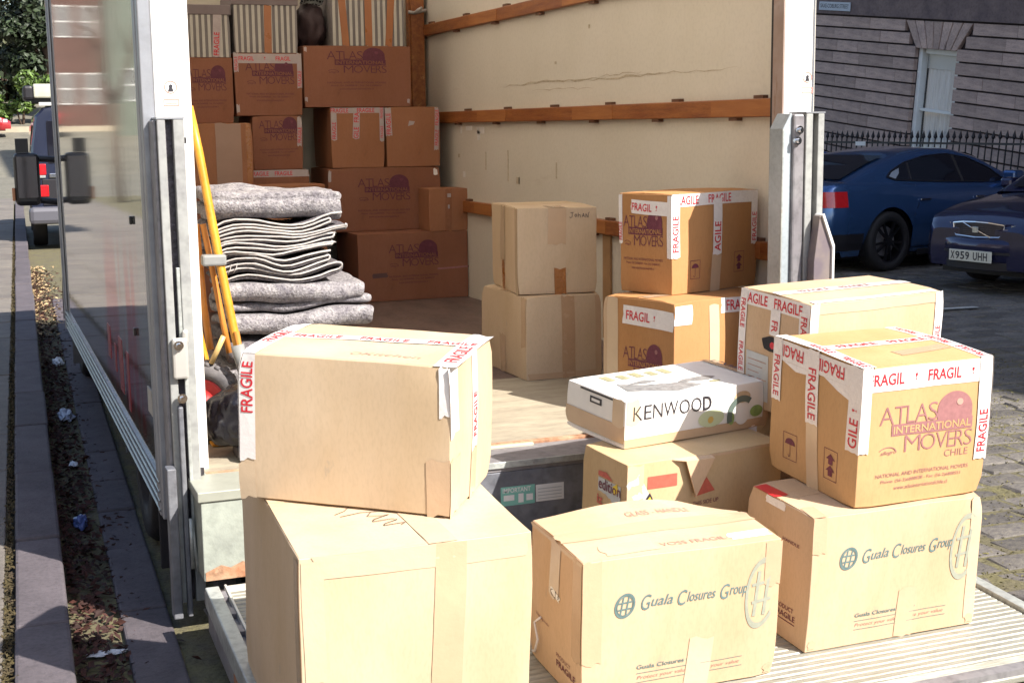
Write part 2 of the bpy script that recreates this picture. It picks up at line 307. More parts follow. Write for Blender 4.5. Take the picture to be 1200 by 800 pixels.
# ------------------------------------------------------------------ cartons
LT, LY, LZ = rad(3.8104), -0.33, -0.30765
def lift_mtx(x, y, z, a):
    c, s = cos(LT), sin(LT)
    return Matrix.Translation((x, LY + y * c - z * s, LZ + y * s + z * c + ZB)) @ Matrix.Rotation(LT, 4, 'X') @ Matrix.Rotation(a, 4, 'Z')
def bed_mtx(x, y, z, a): return Matrix.Translation((x, y, z + ZB)) @ Matrix.Rotation(a, 4, 'Z')
class Carton:
    def __init__(s, mtx, w, d, h, material, label, name='cardboard_box', cat='cardboard box', amp=0.004, seed=0, group=None, special=None, flaps=True, nsub=9, r=0.003):
        s.w, s.d, s.h, s.amp, s.seed, s.special = w, d, h, amp, seed, special
        s.root = thing(name, label, cat, mtx=mtx, group=group); s.mat = material
        b = MB(); N = nsub
        def lin(L): return [0.0, r] + [r + (L - 2 * r) * i / N for i in range(1, N)] + [L - r, L]
        X, Y, Z = lin(w), lin(d), lin(h)
        def rp(x, y, z):
            p = Vector((x, y, z)); c = Vector((min(max(x, r), w - r), min(max(y, r), d - r), min(max(z, r), h - r))); q = p - c
            if q.length > 1e-9: p = c + q.normalized() * r
            return s.warp(p)
        b.grid([[rp(x, 0, z) for x in X] for z in Z]); b.grid([[rp(x, d, z) for x in X] for z in Z])
        b.grid([[rp(0, y, z) for y in Y] for z in Z]); b.grid([[rp(w, y, z) for y in Y] for z in Z])
        b.grid([[rp(x, y, h) for x in X] for y in Y]); b.grid([[rp(x, y, 0) for x in X] for y in Y])
        me = b.data('box_body', material, True)
        bm = bmesh.new(); bm.from_mesh(me); bmesh.ops.remove_doubles(bm, verts=bm.verts, dist=1e-5); bmesh.ops.recalc_face_normals(bm, faces=bm.faces); bm.to_mesh(me); bm.free()
        s.body = bpy.data.objects.new('box_body', me); COL.objects.link(s.body); s.body.parent = s.root; s.body.modifiers.new('normals', 'WEIGHTED_NORMAL').weight = 100
        if flaps:
            rr = random.Random(seed)
            for side in (0, 1):
                f = MB(); l0 = rr.uniform(0, 0.002); l1 = rr.uniform(0, 0.002); g = 0.0015
                ys = [r if side == 0 else d - r, d / 2 - g if side == 0 else d / 2 + g]; xs = [0.003 + (w - 0.006) * i / N for i in range(N + 1)]
                def tp(x, k, top):
                    t = k; y = ys[0] + (ys[1] - ys[0]) * t; li = l0 + (l1 - l0) * x / w
                    return s.warp(Vector((x, y, h + (0.0004 + (0.003 + li) * t if top else -0.002))))
                ks = [0, 0.33, 0.66, 1]
                f.grid([[tp(x, k, True) for x in xs] for k in ks])
                f.grid([[tp(x, 1, t) for x in xs] for t in (True, False)])
                for xe in (xs[0], xs[-1]): f.grid([[tp(xe, k, t) for k in ks] for t in (True, False)])
                f.obj('flap', material, s.root)
        s.top_extra = 0.0045 if flaps else 0.0
    def warp(s, p):
        k = Vector((s.seed * 7.3, s.seed * 3.1, s.seed * 1.7))
        q = p + s.amp * noise.noise_vector(p * 3.2 + k) + s.amp * 0.5 * noise.noise_vector(p * 8 + k)
        # walls belly out a little between the edges, lid sags
        bx, by, bz = (sin(pi * min(max(t / L, 0), 1)) for t, L in ((p.x, s.w), (p.y, s.d), (p.z, s.h)))
        e = s.amp * 1.1
        q.y += (p.y / s.d - 0.5) * 2 * e * bx * bz; q.x += (p.x / s.w - 0.5) * 2 * e * by * bz
        for i in range(8):
            cx, cy, cz = (i & 1) * s.w, (i >> 1 & 1) * s.d, (i >> 2) * s.h; dd = sqrt((p.x - cx) ** 2 + (p.y - cy) ** 2 + (p.z - cz) ** 2)
            if dd < 0.07:
                st = s.amp * 2.4 * (0.5 + 0.5 * sin(i * 12.9898 + s.seed * 78.233)) * (1 - dd / 0.07) ** 2
                q.x += st * (1 if cx == 0 else -1); q.y += st * (1 if cy == 0 else -1); q.z += 0.6 * st * (1 if cz == 0 else -1)
        if s.special: q = s.special(s, p, q)
        if p.z < s.h * 0.5: q.z = max(q.z, 0.0005) if p.z > 0.02 else p.z + 0.0005
        return q
    def mp(s, face, off=0.0014):
        w, d, h = s.w, s.d, s.h
        F = {'front': lambda u, v: Vector((u, -off, v)), 'left': lambda u, v: Vector((-off, d - u, v)), 'right': lambda u, v: Vector((w + off, u, v)),
             'back': lambda u, v: Vector((w - u, d + off, v)), 'top': lambda u, v: Vector((u, v, h + off + s.top_extra * (1 - abs(2 * v / d - 1)) ))}[face]
        return lambda u, v: s.warp(F(u, v))
    def tape(s, segs, width=0.05, material=None, text=None, ink=None, off=0.0016, flip=False, tsize=0.62, start=0.01, gap=0.05, torn=True, name='tape', words=('FRAGILE',), seed=1):
        """segs: [(face, (u0,v0), (u1,v1))...] centre lines, one per face the strip runs over"""
        b = MB(); fl = Flat(); rr = random.Random(seed + s.seed * 13)
        for si, (face, a, e) in enumerate(segs):
            a, e = Vector(a), Vector(e); L = (e - a).length; t = (e - a) / L; nn = Vector((-t.y, t.x)) * width / 2
            n = max(3, int(L / 0.035)); mpp = s.mp(face, off)
            rows = []
            for i in range(n + 1):
                k = a + t * (L * i / n)
                row = []
                for q in range(5):
                    o = nn * (q / 2 - 1); p = k + o
                    if torn and ((i == n and si == len(segs) - 1) or (i == 0 and si == 0)): p = p + t * rr.uniform(-0.007, 0.005)
                    row.append(mpp(p.x, p.y))
                rows.append(row)
            b.grid(rows)
            if text is not None:
                mpt = s.mp(face, off + 0.0011); hh = width * tsize; u = start; wi = si
                while u < L - 0.01:
                    wd_ = words[wi % len(words)]; wi += 1
                    vs, fs, asp = text2d(wd_, 0.012, 0.0); w_ = hh * asp * 0.82
                    if u + w_ > L + 0.004: break
                    if not flip: o = a + t * u - nn * tsize; du, dv = t * w_, nn * 2 * tsize
                    else: o = a + t * (u + w_) + nn * tsize; du, dv = -t * w_, -nn * 2 * tsize
                    fl.b.add([mpt(*(o + du * x + dv * y)) for x, y in vs], fs, 0)
                    u += w_ + gap
                    if gap > 0.035 and u < L - 0.01 and len(words) > 1:     # little wine-glass marks between the words
                        g = a + t * (u - gap * 0.5)
                        P = lambda x, y: mpt(*(g + t * x + (nn * (y / (width / 2)) if not flip else -nn * (y / (width / 2)))))
                        fl.poly(P, [(-0.004, 0.010), (0.004, 0.010), (0.003, 0.001), (-0.003, 0.001)]); fl.poly(P, [(-0.0007, 0.001), (0.0007, 0.001), (0.0007, -0.008), (-0.0007, -0.008)]); fl.poly(P, [(-0.004, -0.008), (0.004, -0.008), (0.004, -0.0095), (-0.004, -0.0095)])
        o = b.obj(name, material or T_WHITE, s.root, True)
        if text is not None and fl.b.v: fl.done('tape_lettering', ink or I_RED, o)
        return o
    def atlas(s, face, u, v, w, inks, chile=False, lines=True, hscale=1.0):
        """movers' print: two words, a globe, a barred word and address lines; inks = main, bar letters, pale"""
        f = Flat(); m0 = s.mp(face, 0.0014); m1 = s.mp(face, 0.0022); H = w * hscale
        A = lambda x, y: m0(u + x * w, v + y * H); B = lambda x, y: m1(u + x * w, v + y * H)
        x = 0.0
        for ch, ww in zip('ATLAS', (0.15, 0.125, 0.085, 0.135, 0.10)):
            f.text(A, ch, x, 0.50, ww, 0.21, bold=-0.012); x += ww + 0.005
        pts = [(0.80 + 0.19 * cos(t), 0.60 + 0.21 * sin(t)) for t in [pi * i / 20 for i in range(21)]]
        f.poly(A, [(0.99, 0.49)] + pts + [(0.61, 0.49)])
        f.ring(B, 0.85, 0.68, 0.035, 0.04, 1.0, m=2)
        f.rect(A, 0.13, 1.0, 0.355, 0.495, nu=6)
        f.text(B, 'INTERNATIONAL', 0.15, 0.378, 0.83, 0.092, bold=0.015, m=1)
        x = 0.28
        for ch, ww in zip('MOVERS', (0.17, 0.16, 0.13, 0.085, 0.10, 0.09)):
            f.text(A, ch, x, 0.15, ww * 0.96, 0.195, bold=-0.012); x += ww
        f.ring(A, 0.10, 0.16, 0.10, 0.075, 0.12, 0.15, 2.6); f.text(A, 'allegro', 0.03, 0.135, 0.17, 0.055, shear=0.3)
        if chile: f.text(A, 'CHILE', 0.72, 0.035, 0.26, 0.085, bold=-0.01, m=3)
        if lines:
            f.text(A, 'NATIONAL AND INTERNATIONAL MOVERS', 0.0, -0.13, 1.0, 0.046, m=3)
            f.text(A, 'Phone: (56-2)6888838 - Fax: (56-2)6888551', 0.06, -0.215, 0.86, 0.05, m=3)
            f.text(A, 'www.atlasinternationalchile.cl', 0.2, -0.295, 0.58, 0.046, m=3)
        f.done('printed_logo', list(inks), s.root)
    def icon_box(s, face, u, v, w, h, kind, ink):
        f = Flat(); m = s.mp(face); t = 0.0018
        for r_ in ((u, u + w, v, v + t), (u, u + w, v + h - t, v + h), (u, u + t, v, v + h), (u + w - t, u + w, v, v + h)): f.rect(m, *r_)
        cx = u + w / 2
        if kind == 'umbrella':
            f.poly(m, [(cx + w * 0.36 * cos(pi * i / 12), v + h * 0.58 + h * 0.24 * sin(pi * i / 12)) for i in range(13)]); f.rect(m, cx - 0.001, cx + 0.001, v + h * 0.18, v + h * 0.6)
            f.ring(m, cx - 0.005, v + h * 0.2, 0.006, 0.008, 0.3, pi, 2 * pi)
        else:
            for k in (0.12, 0.5):
                b0 = v + h * k; f.poly(m, [(cx - w * 0.34, b0 + h * 0.17), (cx + w * 0.34, b0 + h * 0.17), (cx, b0 + h * 0.36)]); f.rect(m, cx - w * 0.16, cx + w * 0.16, b0, b0 + h * 0.18)
        f.done('printed_symbol', ink, s.root)

def guala(c, face, W, H):
    """teal emblem with a hash, the firm's name and the small slogan, big pale emblem by the right edge"""
    f = Flat(); m = c.mp(face)
    cu, cv, ru, rv = W * 0.205, H * 0.675, 0.030, 0.034
    f.ring(m, cu, cv, ru, rv, 0.18, slant=0.18); f.ring(m, cu, cv, ru * 0.78, rv * 0.8, 0.08, slant=0.18)
    for k in (-0.30, 0.22):
        f.stroke(m, [(cu + (k - 0.16) * ru, cv - 0.72 * rv), (cu + (k + 0.20) * ru, cv + 0.72 * rv)], 0.0042)
        f.stroke(m, [(cu - 0.68 * ru, cv + k * rv), (cu + 0.68 * ru, cv + (k + 0.06) * rv)], 0.0042)
    u = W * 0.285
    for word, w_ in (('Guala', 0.094), ('Closures', 0.120), ('Group', 0.088)):
        k = w_ * W / 0.594
        f.text(m, word[0], u, H * 0.625, 0.030 * W / 0.594, H * 0.105, shear=0.35, bold=0.002, m=1)
        dp = H * 0.02 if word == 'Group' else 0.0
        f.text(m, word[1:], u + 0.029 * W / 0.594, H * 0.645 - dp, k - 0.031 * W / 0.594, H * (0.07 if word != 'Group' else 0.055) + dp, shear=0.35, bold=0.008, m=1); u += k + 0.012 * W / 0.594
    f.text(m, 'Guala Closures Group', W * 0.27, H * 0.205, W * 0.36, H * 0.04, bold=0.012, m=1)
    f.rect(m, W * 0.27, W * 0.82, H * 0.183, H * 0.187, m=1, nu=4); f.rect(m, W * 0.27, W * 0.82, H * 0.115, H * 0.119, m=1, nu=4)
    f.text(m, 'Protect your value, create your value', W * 0.275, H * 0.132, W * 0.53, H * 0.034, shear=0.2, bold=-0.01, m=3)
    cu, cv, ru, rv = W * 0.905, H * 0.63, W * 0.086, H * 0.255
    f.ring(m, cu, cv, ru, rv, 0.17, 0.75, 5.6, slant=0.1, m=2)
    for k in (-0.3, 0.3):
        f.stroke(m, [(cu + (k - 0.15) * ru, cv - 0.62 * rv), (cu + (k + 0.15) * ru, cv + 0.62 * rv)], 0.010, m=2)
        f.stroke(m, [(cu - 0.6 * ru, cv + k * rv * 0.8), (cu + 0.55 * ru, cv + k * rv * 0.8 + 0.006)], 0.009, m=2)
    f.done('printed_logo', [I_TEAL, I_TEAL, I_TEALP, I_MAUVE], c.root)
INK_ATLAS = (I_MAUVE, C_ATLAS, I_MAUVEL, I_MAUVE)
INK_KRAFT = (I_MAROON, C_KRAFT, I_MAUVE, I_MAROON)
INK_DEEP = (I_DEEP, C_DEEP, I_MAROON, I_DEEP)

def build_lift_boxes():
    # A: biggest plain carton, front left
    def spA(s, p, q):
        return q
    A = Carton(lift_mtx(-0.075, -1.3509, 0, rad(-1.2)), 0.555, 0.7646, 0.601, C_PALE, 'largest plain cardboard box, front left of the tail lift, another on its lid', seed=1, amp=0.006)
    W, D, H = A.w, A.d, A.h
    A.tape([('front', (0.335, 0.0), (0.355, H))], 0.075, T_CLEAR, torn=False); A.tape([('top', (0.335, 0.0), (0.30, D))], 0.07, T_CLEARP, torn=False)
    A.tape([('front', (0.03, H - 0.025), (W - 0.012, H - 0.03))], 0.055, T_CLEARP)
    A.tape([('left', (D - 0.022, H - 0.34), (D - 0.022, H - 0.01)), ], 0.04, T_CLEARP); A.tape([('front', (0.035, H - 0.30), (0.03, H - 0.01))], 0.05, T_CLEARP)
    f = Flat(); m = A.mp('top', 0.002)
    def wr(pts, o, k, rot=0): return [(o[0] + k * (x * cos(rot) - y * sin(rot)), o[1] + k * (x * sin(rot) + y * cos(rot))) for x, y in pts]
    o = (0.16, 0.155)
    f.stroke(m, wr([(-0.10, 0.9), (0.5, 1.05), (1.7, 0.9), (2.0, 1.15)], o, 0.09), 0.003); f.stroke(m, wr([(0.3, 1.6), (0.1, 1.3), (-.2, 1.1)], o, 0.09), 0.003)
    f.stroke(m, wr([(0.75, 0.95), (0.6, 0.7), (1.0, 0.6), (1.2, 0.65), (0.7, 0.4), (0.65, 0.25), (1.2, 0.3), (1.3, 0.2), (0.9, 0.0), (0.85, -0.12), (1.45, -0.05), (1.3, -0.2)], o, 0.09), 0.003)
    f.done('handwriting', I_PEN, A.root)
    # B: on top of A, turned
    B = Carton(lift_mtx(-0.1134, -0.9047, 0.607, rad(-36.0)), 0.5418, 0.3673, 0.3689, C_PALE, 'plain box with white FRAGILE tape along its top edges, turned askew on the largest box', seed=2)
    W, D, H = B.w, B.d, B.h
    B.tape([('top', (0.0, D / 2 + 0.02), (W, D / 2 + 0.04))], 0.05, T_WHITE, 1, gap=0.05, start=0.06, torn=False)
    B.tape([('front', (0.022, H - 0.27), (0.022, H)), ('top', (0.022, 0.0), (0.022, D))], 0.042, T_WHITE, 1, gap=0.05, start=0.12, tsize=0.75)
    B.tape([('left', (D - 0.012, H - 0.27), (D - 0.012, H))], 0.026, T_WHITE)
    B.tape([('right', (0.03, H - 0.17), (0.02, H)), ('top', (W - 0.012, 0.0), (W - 0.02, D))], 0.06, T_WHITE, 1, gap=0.04, start=0.04, tsize=0.6)
    B.tape([('front', (W - 0.014, H - 0.12), (W - 0.014, H))], 0.026, T_WHITE)
    B.tape([('right', (D / 2, 0.12), (D / 2 + 0.01, H))], 0.045, T_WHITE, 1, gap=0.03, start=0.03)
    B.tape([('front', (W - 0.03, 0.0), (W - 0.03, 0.14))], 0.06, T_CLEAR); B.tape([('right', (0.035, 0.0), (0.035, 0.14))], 0.07, T_CLEARP); B.tape([('right', (D / 2, 0.0), (D / 2, 0.12))], 0.05, T_CLEARP)
    B.tape([('front', (0.02, 0.0), (0.02, 0.09))], 0.045, T_CLEARP)
    f = Flat(); m = B.mp('top', 0.0018); f.text(m, 'Kitchen', W * 0.55, 0.05, 0.15, 0.022, shear=0.2); f.ring(m, W * 0.52, 0.06, 0.014, 0.012, 0.2); f.done('handwriting', I_MAUVEL, B.root)
    # C: left of the pair with the teal emblem, rounded slumped lid
    def spC(s, p, q):
        k = max(0, p.x / s.w - 0.55) / 0.45; j = max(0, p.y / s.d - 0.45) / 0.55; z = max(0, p.z / s.h - 0.3) / 0.7
        q.z -= 0.05 * k * k * j * j * z; q.z += 0.022 * sin(pi * min(1, p.x / s.w)) * j * z
        return q
    C = Carton(lift_mtx(0.7169, -1.1366, 0, rad(-0.6)), 0.5936, 0.3542, 0.4024, C_TAN, 'box with teal emblem, hand hole and a sagging bulged lid', seed=3, special=spC)
    W, D, H = C.w, C.d, C.h
    guala(C, 'front', W, H)
    C.tape([('left', (0.0, H * 0.98), (D, H * 0.98))], 0.01, T_CLEARP); C.tape([('left', (D - 0.03, 0.12), (D - 0.03, H))], 0.055, T_CLEAR); C.tape([('front', (0.028, 0.12), (0.028, H))], 0.055, T_CLEAR)
    C.tape([('front', (W - 0.025, H - 0.13), (W - 0.022, H - 0.005))], 0.05, T_CLEAR); C.tape([('top', (0.0, D / 2), (W, D / 2))], 0.07, T_CLEAR); C.tape([('left', (D / 2, H - 0.16), (D / 2, H))], 0.07, T_CLEARP)
    C.tape([('front', (W * 0.58, 0.0), (W * 0.6, 0.15))], 0.075, T_CLEARP)
    C.tape([('top', (0.08, 0.055), (W * 0.4, 0.06))], 0.07, T_CLEARP); C.tape([('top', (0.46, 0.05), (W - 0.01, 0.05))], 0.042, T_WHITE, name='white_label')
    f = Flat(); m = C.mp('left', 0.0016)
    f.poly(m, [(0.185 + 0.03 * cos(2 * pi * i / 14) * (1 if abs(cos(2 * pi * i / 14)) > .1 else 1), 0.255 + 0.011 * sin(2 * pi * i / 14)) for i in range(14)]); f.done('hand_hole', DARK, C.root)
    C.tape([('left', (0.16, 0.262), (0.22, 0.25))], 0.016, P_WHITE, name='paper_scrap')
    f = Flat(); f.text(m, 'FRAGILE', 0.2, 0.05, 0.12, 0.02, bold=0.01); f.text(m, 'PRODUCT', 0.2, 0.078, 0.09, 0.012); f.text(m, 'Shipping code', 0.05, 0.14, 0.1, 0.01)
    f.done('printed_text', I_MAROON, C.root)
    f = Flat(); m = C.mp('top', 0.0022); f.text(m, 'VOSS FRAGIL', W * 0.42, 0.04, 0.2, 0.022); f.text(m, 'GLASS - HANDLE', W * 0.42, 0.25, 0.2, 0.03); f.done('printed_text', I_MAUVEL, C.root)
    b = MB(); b.tube([C.mp('left', 0.006)(0.03, 0.02), C.mp('left', 0.01)(0.06, 0.03), C.mp('left', 0.012)(0.09, 0.08), C.mp('left', 0.01)(0.06, 0.12), C.mp('left', 0.006)(0.10, 0.15)], 0.0035, 6); b.obj('loose_string', T_WHITE, C.root, True)
    # D: right of the pair, under E
    Dd = Carton(lift_mtx(1.4645, -1.0648, 0, rad(0.47)), 0.6019, 0.3391, 0.4096, C_TAN, 'box with teal emblem, a taped movers box standing on it', seed=4)
    W, D, H = Dd.w, Dd.d, Dd.h
    guala(Dd, 'front', W, H)
    Dd.tape([('front', (0.022, H - 0.11), (0.022, H)), ('top', (0.022, 0.0), (0.03, 0.08))], 0.045, T_CLEAR); Dd.tape([('front', (W * 0.565, 0.0), (W * 0.575, 0.155))], 0.065, T_CLEAR)
    Dd.tape([('front', (W - 0.02, 0.02), (W - 0.02, H))], 0.04, T_CLEARP)
    Dd.tape([('left', (0.10, H - 0.012), (0.20, H - 0.012))], 0.024, T_WHITE)
    Dd.tape([('top', (0.02, D - 0.02), (0.02, D - 0.15))], 0.05, mat('tape_red', (0.6, 0.02, 0.03), 0.35), name='red_tape')
    f = Flat(); m = Dd.mp('left', 0.0016); f.text(m, 'FRAGILE', 0.18, 0.07, 0.1, 0.018, bold=0.01); f.text(m, 'PRODUCT', 0.18, 0.095, 0.09, 0.014, bold=0.01); f.text(m, 'HANDLE', 0.2, 0.3, 0.08, 0.01, bold=.01); f.rect(m, 0.18, 0.28, 0.06, 0.063); f.done('printed_text', I_MAROON, Dd.root)
    f = Flat(); f.poly(m, [(0.14 + 0.045 * cos(2 * pi * i / 16), 0.27 + 0.045 * sin(2 * pi * i / 16)) for i in range(16)]); f.done('printed_emblem', C_GOLD, Dd.root)
    for cc in (C, Dd):
        for u in (0.02, cc.w - 0.02): cc.tape([('front', (u - 0.012, 0.022), (u + 0.012, 0.022))], 0.026, T_CLEAR, name='worn_corner')
    # E: movers box
    E_ = Carton(lift_mtx(1.6149, -1.0444, 0.4145, rad(0.88)), 0.4597, 0.4507, 0.4171, C_ATLAS, 'movers box heavily wrapped in FRAGILE tape, upper box at right on the lift', seed=5)
    W, D, H = E_.w, E_.d, E_.h
    E_.atlas('front', 0.065, 0.118, 0.335, INK_ATLAS, chile=True, hscale=0.76)
    E_.tape([('front', (0.0, H - 0.037), (W, H - 0.037))], 0.068, T_WHITE, 1, gap=0.085, start=0.02, tsize=0.5, torn=False, words=('FRAGIL', 'FRAGIL'))
    E_.tape([('front', (W - 0.02, 0.11), (W - 0.022, H))], 0.045, T_WHITE, 1, gap=0.045, start=0.02, tsize=0.7, off=0.0032); E_.tape([('right', (0.02, 0.11), (0.02, H))], 0.05, T_WHITE, 1, gap=0.04, off=0.0032)
    E_.tape([('front', (0.014, 0.17), (0.014, H))], 0.034, T_WHITE, off=0.0034); E_.tape([('left', (D - 0.025, 0.17), (D - 0.025, H))], 0.06, T_WHITE, 1, gap=0.05, start=0.01, tsize=0.66, off=0.0034, words=('GILE', 'FRAGI'))
    E_.tape([('left', (0.0, H - 0.033), (D, H - 0.033))], 0.062, T_GREY if False else T_WHITE, 1, flip=True, gap=0.05, start=0.01, tsize=0.6, torn=False)
    E_.tape([('left', (0.028, H - 0.19), (0.022, H))], 0.05, T_WHITE, 1, gap=0.04, start=0.01, flip=True, off=0.003); E_.tape([('left', (D * 0.50, H - 0.22), (D * 0.47, H))], 0.062, T_WHITE, 1, gap=0.04, start=0.01, flip=True, off=0.0031)
    E_.tape([('left', (D * 0.54, 0.0), (D * 0.50, H - 0.21))], 0.06, T_CLEARP)
    f = Flat(); m = E_.mp('left', 0.002); f.poly(m, [(D - 0.18, H - 0.064), (D - 0.05, H - 0.064), (D - 0.05, H - 0.105), (D - 0.11, H - 0.09), (D - 0.15, H - 0.075)]); f.poly(m, [(0.05, H - 0.064), (0.20, H - 0.064), (0.19, H - 0.08), (0.13, H - 0.085)]); f.done('tape_scrap', T_WHITE, E_.root)
    E_.icon_box('left', 0.08, 0.05, 0.075, 0.085, 'umbrella', I_MAROON); E_.icon_box('left', D * 0.66, 0.05, 0.065, 0.095, 'up', I_MAROON)
    E_.tape([('top', (0.0, D * 0.52), (W, D * 0.55))], 0.055, T_WHITE, 1, gap=0.05, start=0.08); E_.tape([('top', (W - 0.022, 0.0), (W - 0.022, D))], 0.045, T_WHITE, 1, gap=0.04); E_.tape([('top', (0.02, 0.0), (0.02, D))], 0.045, T_WHITE, 1, gap=0.05, flip=True, off=0.003)
    E_.tape([('top', (0.2, 0.11), (0.4, 0.14))], 0.05, T_CLEAR)
    # hidden carrier of F, and F
    S = Carton(lift_mtx(1.85, -0.50, 0, rad(6.7)), 0.42, 0.31, 0.504, C_TAN, 'plain box behind the movers stack, carrying the box with the hand hole', seed=6, flaps=False)
    F = Carton(lift_mtx(1.781, -0.529, 0.508, rad(6.7)), 0.574, 0.364, 0.40, C_TAN, 'box with a dark hand hole and FRAGILE tape round its end, behind the movers box', seed=7)
    W, D, H = F.w, F.d, F.h
    F.tape([('left', (0.0, H - 0.028), (D, H - 0.028))], 0.052, T_WHITE, 1, gap=0.035, start=0.0, tsize=0.68, torn=False)
    F.tape([('left', (0.02, H - 0.30), (0.02, H))], 0.04, T_WHITE, 1, gap=0.05, flip=True, off=0.003); F.tape([('left', (D - 0.025, 0.05), (D - 0.025, H - 0.03))], 0.05, T_WHITE, 1, gap=0.05, flip=True, start=0.0, off=0.003); F.tape([('front', (0.016, 0.05), (0.016, H))], 0.034, T_WHITE, off=0.003)
    F.tape([('left', (D * 0.53, H - 0.135), (D * 0.53, H - 0.05))], 0.05, T_WHITE, 1, gap=0.05, start=0.012, flip=True, off=0.003, words=('FR',))
    F.tape([('front', (W - 0.018, 0.0), (W - 0.018, H))], 0.036, T_WHITE, 1, gap=0.05, start=0.05, off=0.003)
    F.tape([('top', (0.0, D / 2), (W, D / 2))], 0.05, T_WHITE, 1, gap=0.05, start=0.1, ink=I_MAUVE); F.tape([('top', (0.02, 0.02), (W - 0.02, 0.02))], 0.03, T_WHITE); F.tape([('front', (0.02, H - 0.02), (W - 0.02, H - 0.02))], 0.03, T_CLEARP)
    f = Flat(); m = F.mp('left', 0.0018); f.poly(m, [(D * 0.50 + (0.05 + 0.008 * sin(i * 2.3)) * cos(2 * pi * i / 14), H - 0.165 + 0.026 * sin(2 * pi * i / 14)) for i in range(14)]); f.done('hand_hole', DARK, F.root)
    f = Flat(); f.poly(F.mp('left', 0.003), [(D * 0.52 + 0.014 * cos(i * 0.9), H - 0.168 + 0.012 * sin(i * 0.9)) for i in range(7)]); f.done('torn_tape', I_RED, F.root)
    f = Flat(); f.rect(m, 0.05, 0.17, H - 0.37, H - 0.21, m=0); m2 = F.mp('left', 0.0026)
    for k in range(6): f.rect(m2, 0.06, 0.16 - 0.02 * (k % 3), H - 0.235 - k * 0.02, H - 0.238 - k * 0.02, m=1)
    f.done('delivery_note', [P_GREY, I_MAUVEL], F.root)
    f = Flat(); m = F.mp('front'); cu, cv = W * 0.26, H * 0.50
    f.ring(m, cu, cv, 0.032, 0.036, 0.14, 0.0, 3.3); f.ring(m, cu, cv, 0.024, 0.028, 0.12, 0, 3.3)
    for k in (-.3, .3): f.stroke(m, [(cu - 0.018, cv + k * 0.02), (cu + 0.018, cv + k * 0.02 + 0.002)], 0.003); f.stroke(m, [(cu + k * 0.03, cv - 0.02), (cu + k * 0.03 + 0.003, cv + 0.02)], 0.003)
    f.text(m, 'Guala Closures Group', W * 0.34, H * 0.47, W * 0.5, H * 0.085, shear=0.35, bold=-0.006); f.done('printed_logo', I_TEAL, F.root)
    # G: under the appliance box
    G = Carton(lift_mtx(1.126, -0.561, 0, rad(6.2)), 0.60, 0.265, 0.45, C_GOLD, 'beige box with red bar, hazard diamond and open corner flap', seed=8, flaps=False)
    W, D, H = G.w, G.d, G.h
    f = Flat(); m = G.mp('front', 0.0016); f.rect(m, 0.075, 0.185, H - 0.088, H - 0.048); f.done('printed_bar', mat('ink_brick', (0.55, 0.12, 0.08), 0.6, var=0.2, vscale=50), G.root)
    f = Flat(); f.poly(m, [(0.255, H - 0.135), (0.335, H - 0.125), (0.30, H - 0.075)], 0); f.text(m, 'THIS SIDE UP', 0.25, H - 0.165, 0.1, 0.014, m=1); f.done('printed_arrow', [MATS['ink_brick'], I_MAROON], G.root)
    G.tape([('front', (0.03, H - 0.005), (0.03, 0.02))], 0.06, T_CLEARP); G.tape([('front', (0.02, H - 0.05), (0.13, H - 0.25))], 0.055, T_GREY if False else mat('tape_pale_blue', (0.55, 0.56, 0.55), 0.3, var=0.1), name='pale_tape')
    f = Flat(); m2 = G.mp('front', 0.003); f.poly(m2, [(0.055, H - 0.135), (0.083, H - 0.10), (0.105, H - 0.14), (0.077, H - 0.18)], 0); f.poly(G.mp('front', 0.0038), [(0.062, H - 0.136), (0.083, H - 0.112), (0.098, H - 0.14), (0.077, H - 0.168)], 1); f.ring(G.mp('front', 0.0046), 0.08, H - 0.14, 0.008, 0.008, 0.3, m=0); f.done('hazard_label', [I_BLACK, mat('ink_yellow', (0.75, 0.55, 0.03), 0.5)], G.root)
    f = Flat(); m = G.mp('left', 0.0016); f.rect(m, 0.10, D - 0.03, 0.02, H - 0.08, m=0); m3 = G.mp('left', 0.0026)
    f.text(m3, 'edition', 0.105, H - 0.115, 0.13, 0.035, bold=0.01, m=1); f.text(m3, 'iz', 0.10, H - 0.165, 0.035, 0.03, bold=0.03, m=2); f.poly(m3, [(0.10, H - 0.06), (0.15, H - 0.055), (0.19, H - 0.075), (0.10, H - 0.075)], 2)
    f.poly(m3, [(0.19, H - 0.09), (0.215, H - 0.075), (0.225, H - 0.10), (0.20, H - 0.115)], 3)
    for k in range(4): f.stroke(m3, [(0.105, 0.19 - k * 0.04), (0.16, 0.18 - k * 0.04), (0.225, 0.14 - k * 0.04)], 0.012, 4)
    f.done('printed_label', [P_GREY, I_MAROON, MATS['ink_brick'], MATS['ink_yellow'], C_KRAFT], G.root)
    b = MB(); g = G.mp('front', 0.002)
    p0, p1 = g(0.185, H - 0.004), g(0.31, H - 0.004)
    b.add([p0 + Vector((-0.02, 0.0, 0.002)), p0 + Vector((0.02, -0.020, -0.003)), p0 + Vector((0.13, -0.020, -0.006)), p0 + Vector((0.13, 0.012, 0.002)), p0 + Vector((0.06, -0.024, -0.125))], [(0, 1, 2, 3), (1, 4, 2)])
    o = b.obj('flap', C_TAN, G.root); sm = o.modifiers.new('thick', 'SOLIDIFY'); sm.thickness = 0.004
    G.tape([('front', (0.2, H - 0.006), (W, H - 0.006))], 0.008, C_TAN, name='crease')
    # K: appliance carton
    K = Carton(lift_mtx(1.189, -0.411, 0.453, rad(9.77)), 0.601, 0.335, 0.157, P_WHITE, 'flat white kitchen appliance box with large black brand lettering, on the beige box', cat='appliance box', name='appliance_box', seed=9, amp=0.0025, flaps=False)
    W, D, H = K.w, K.d, K.h
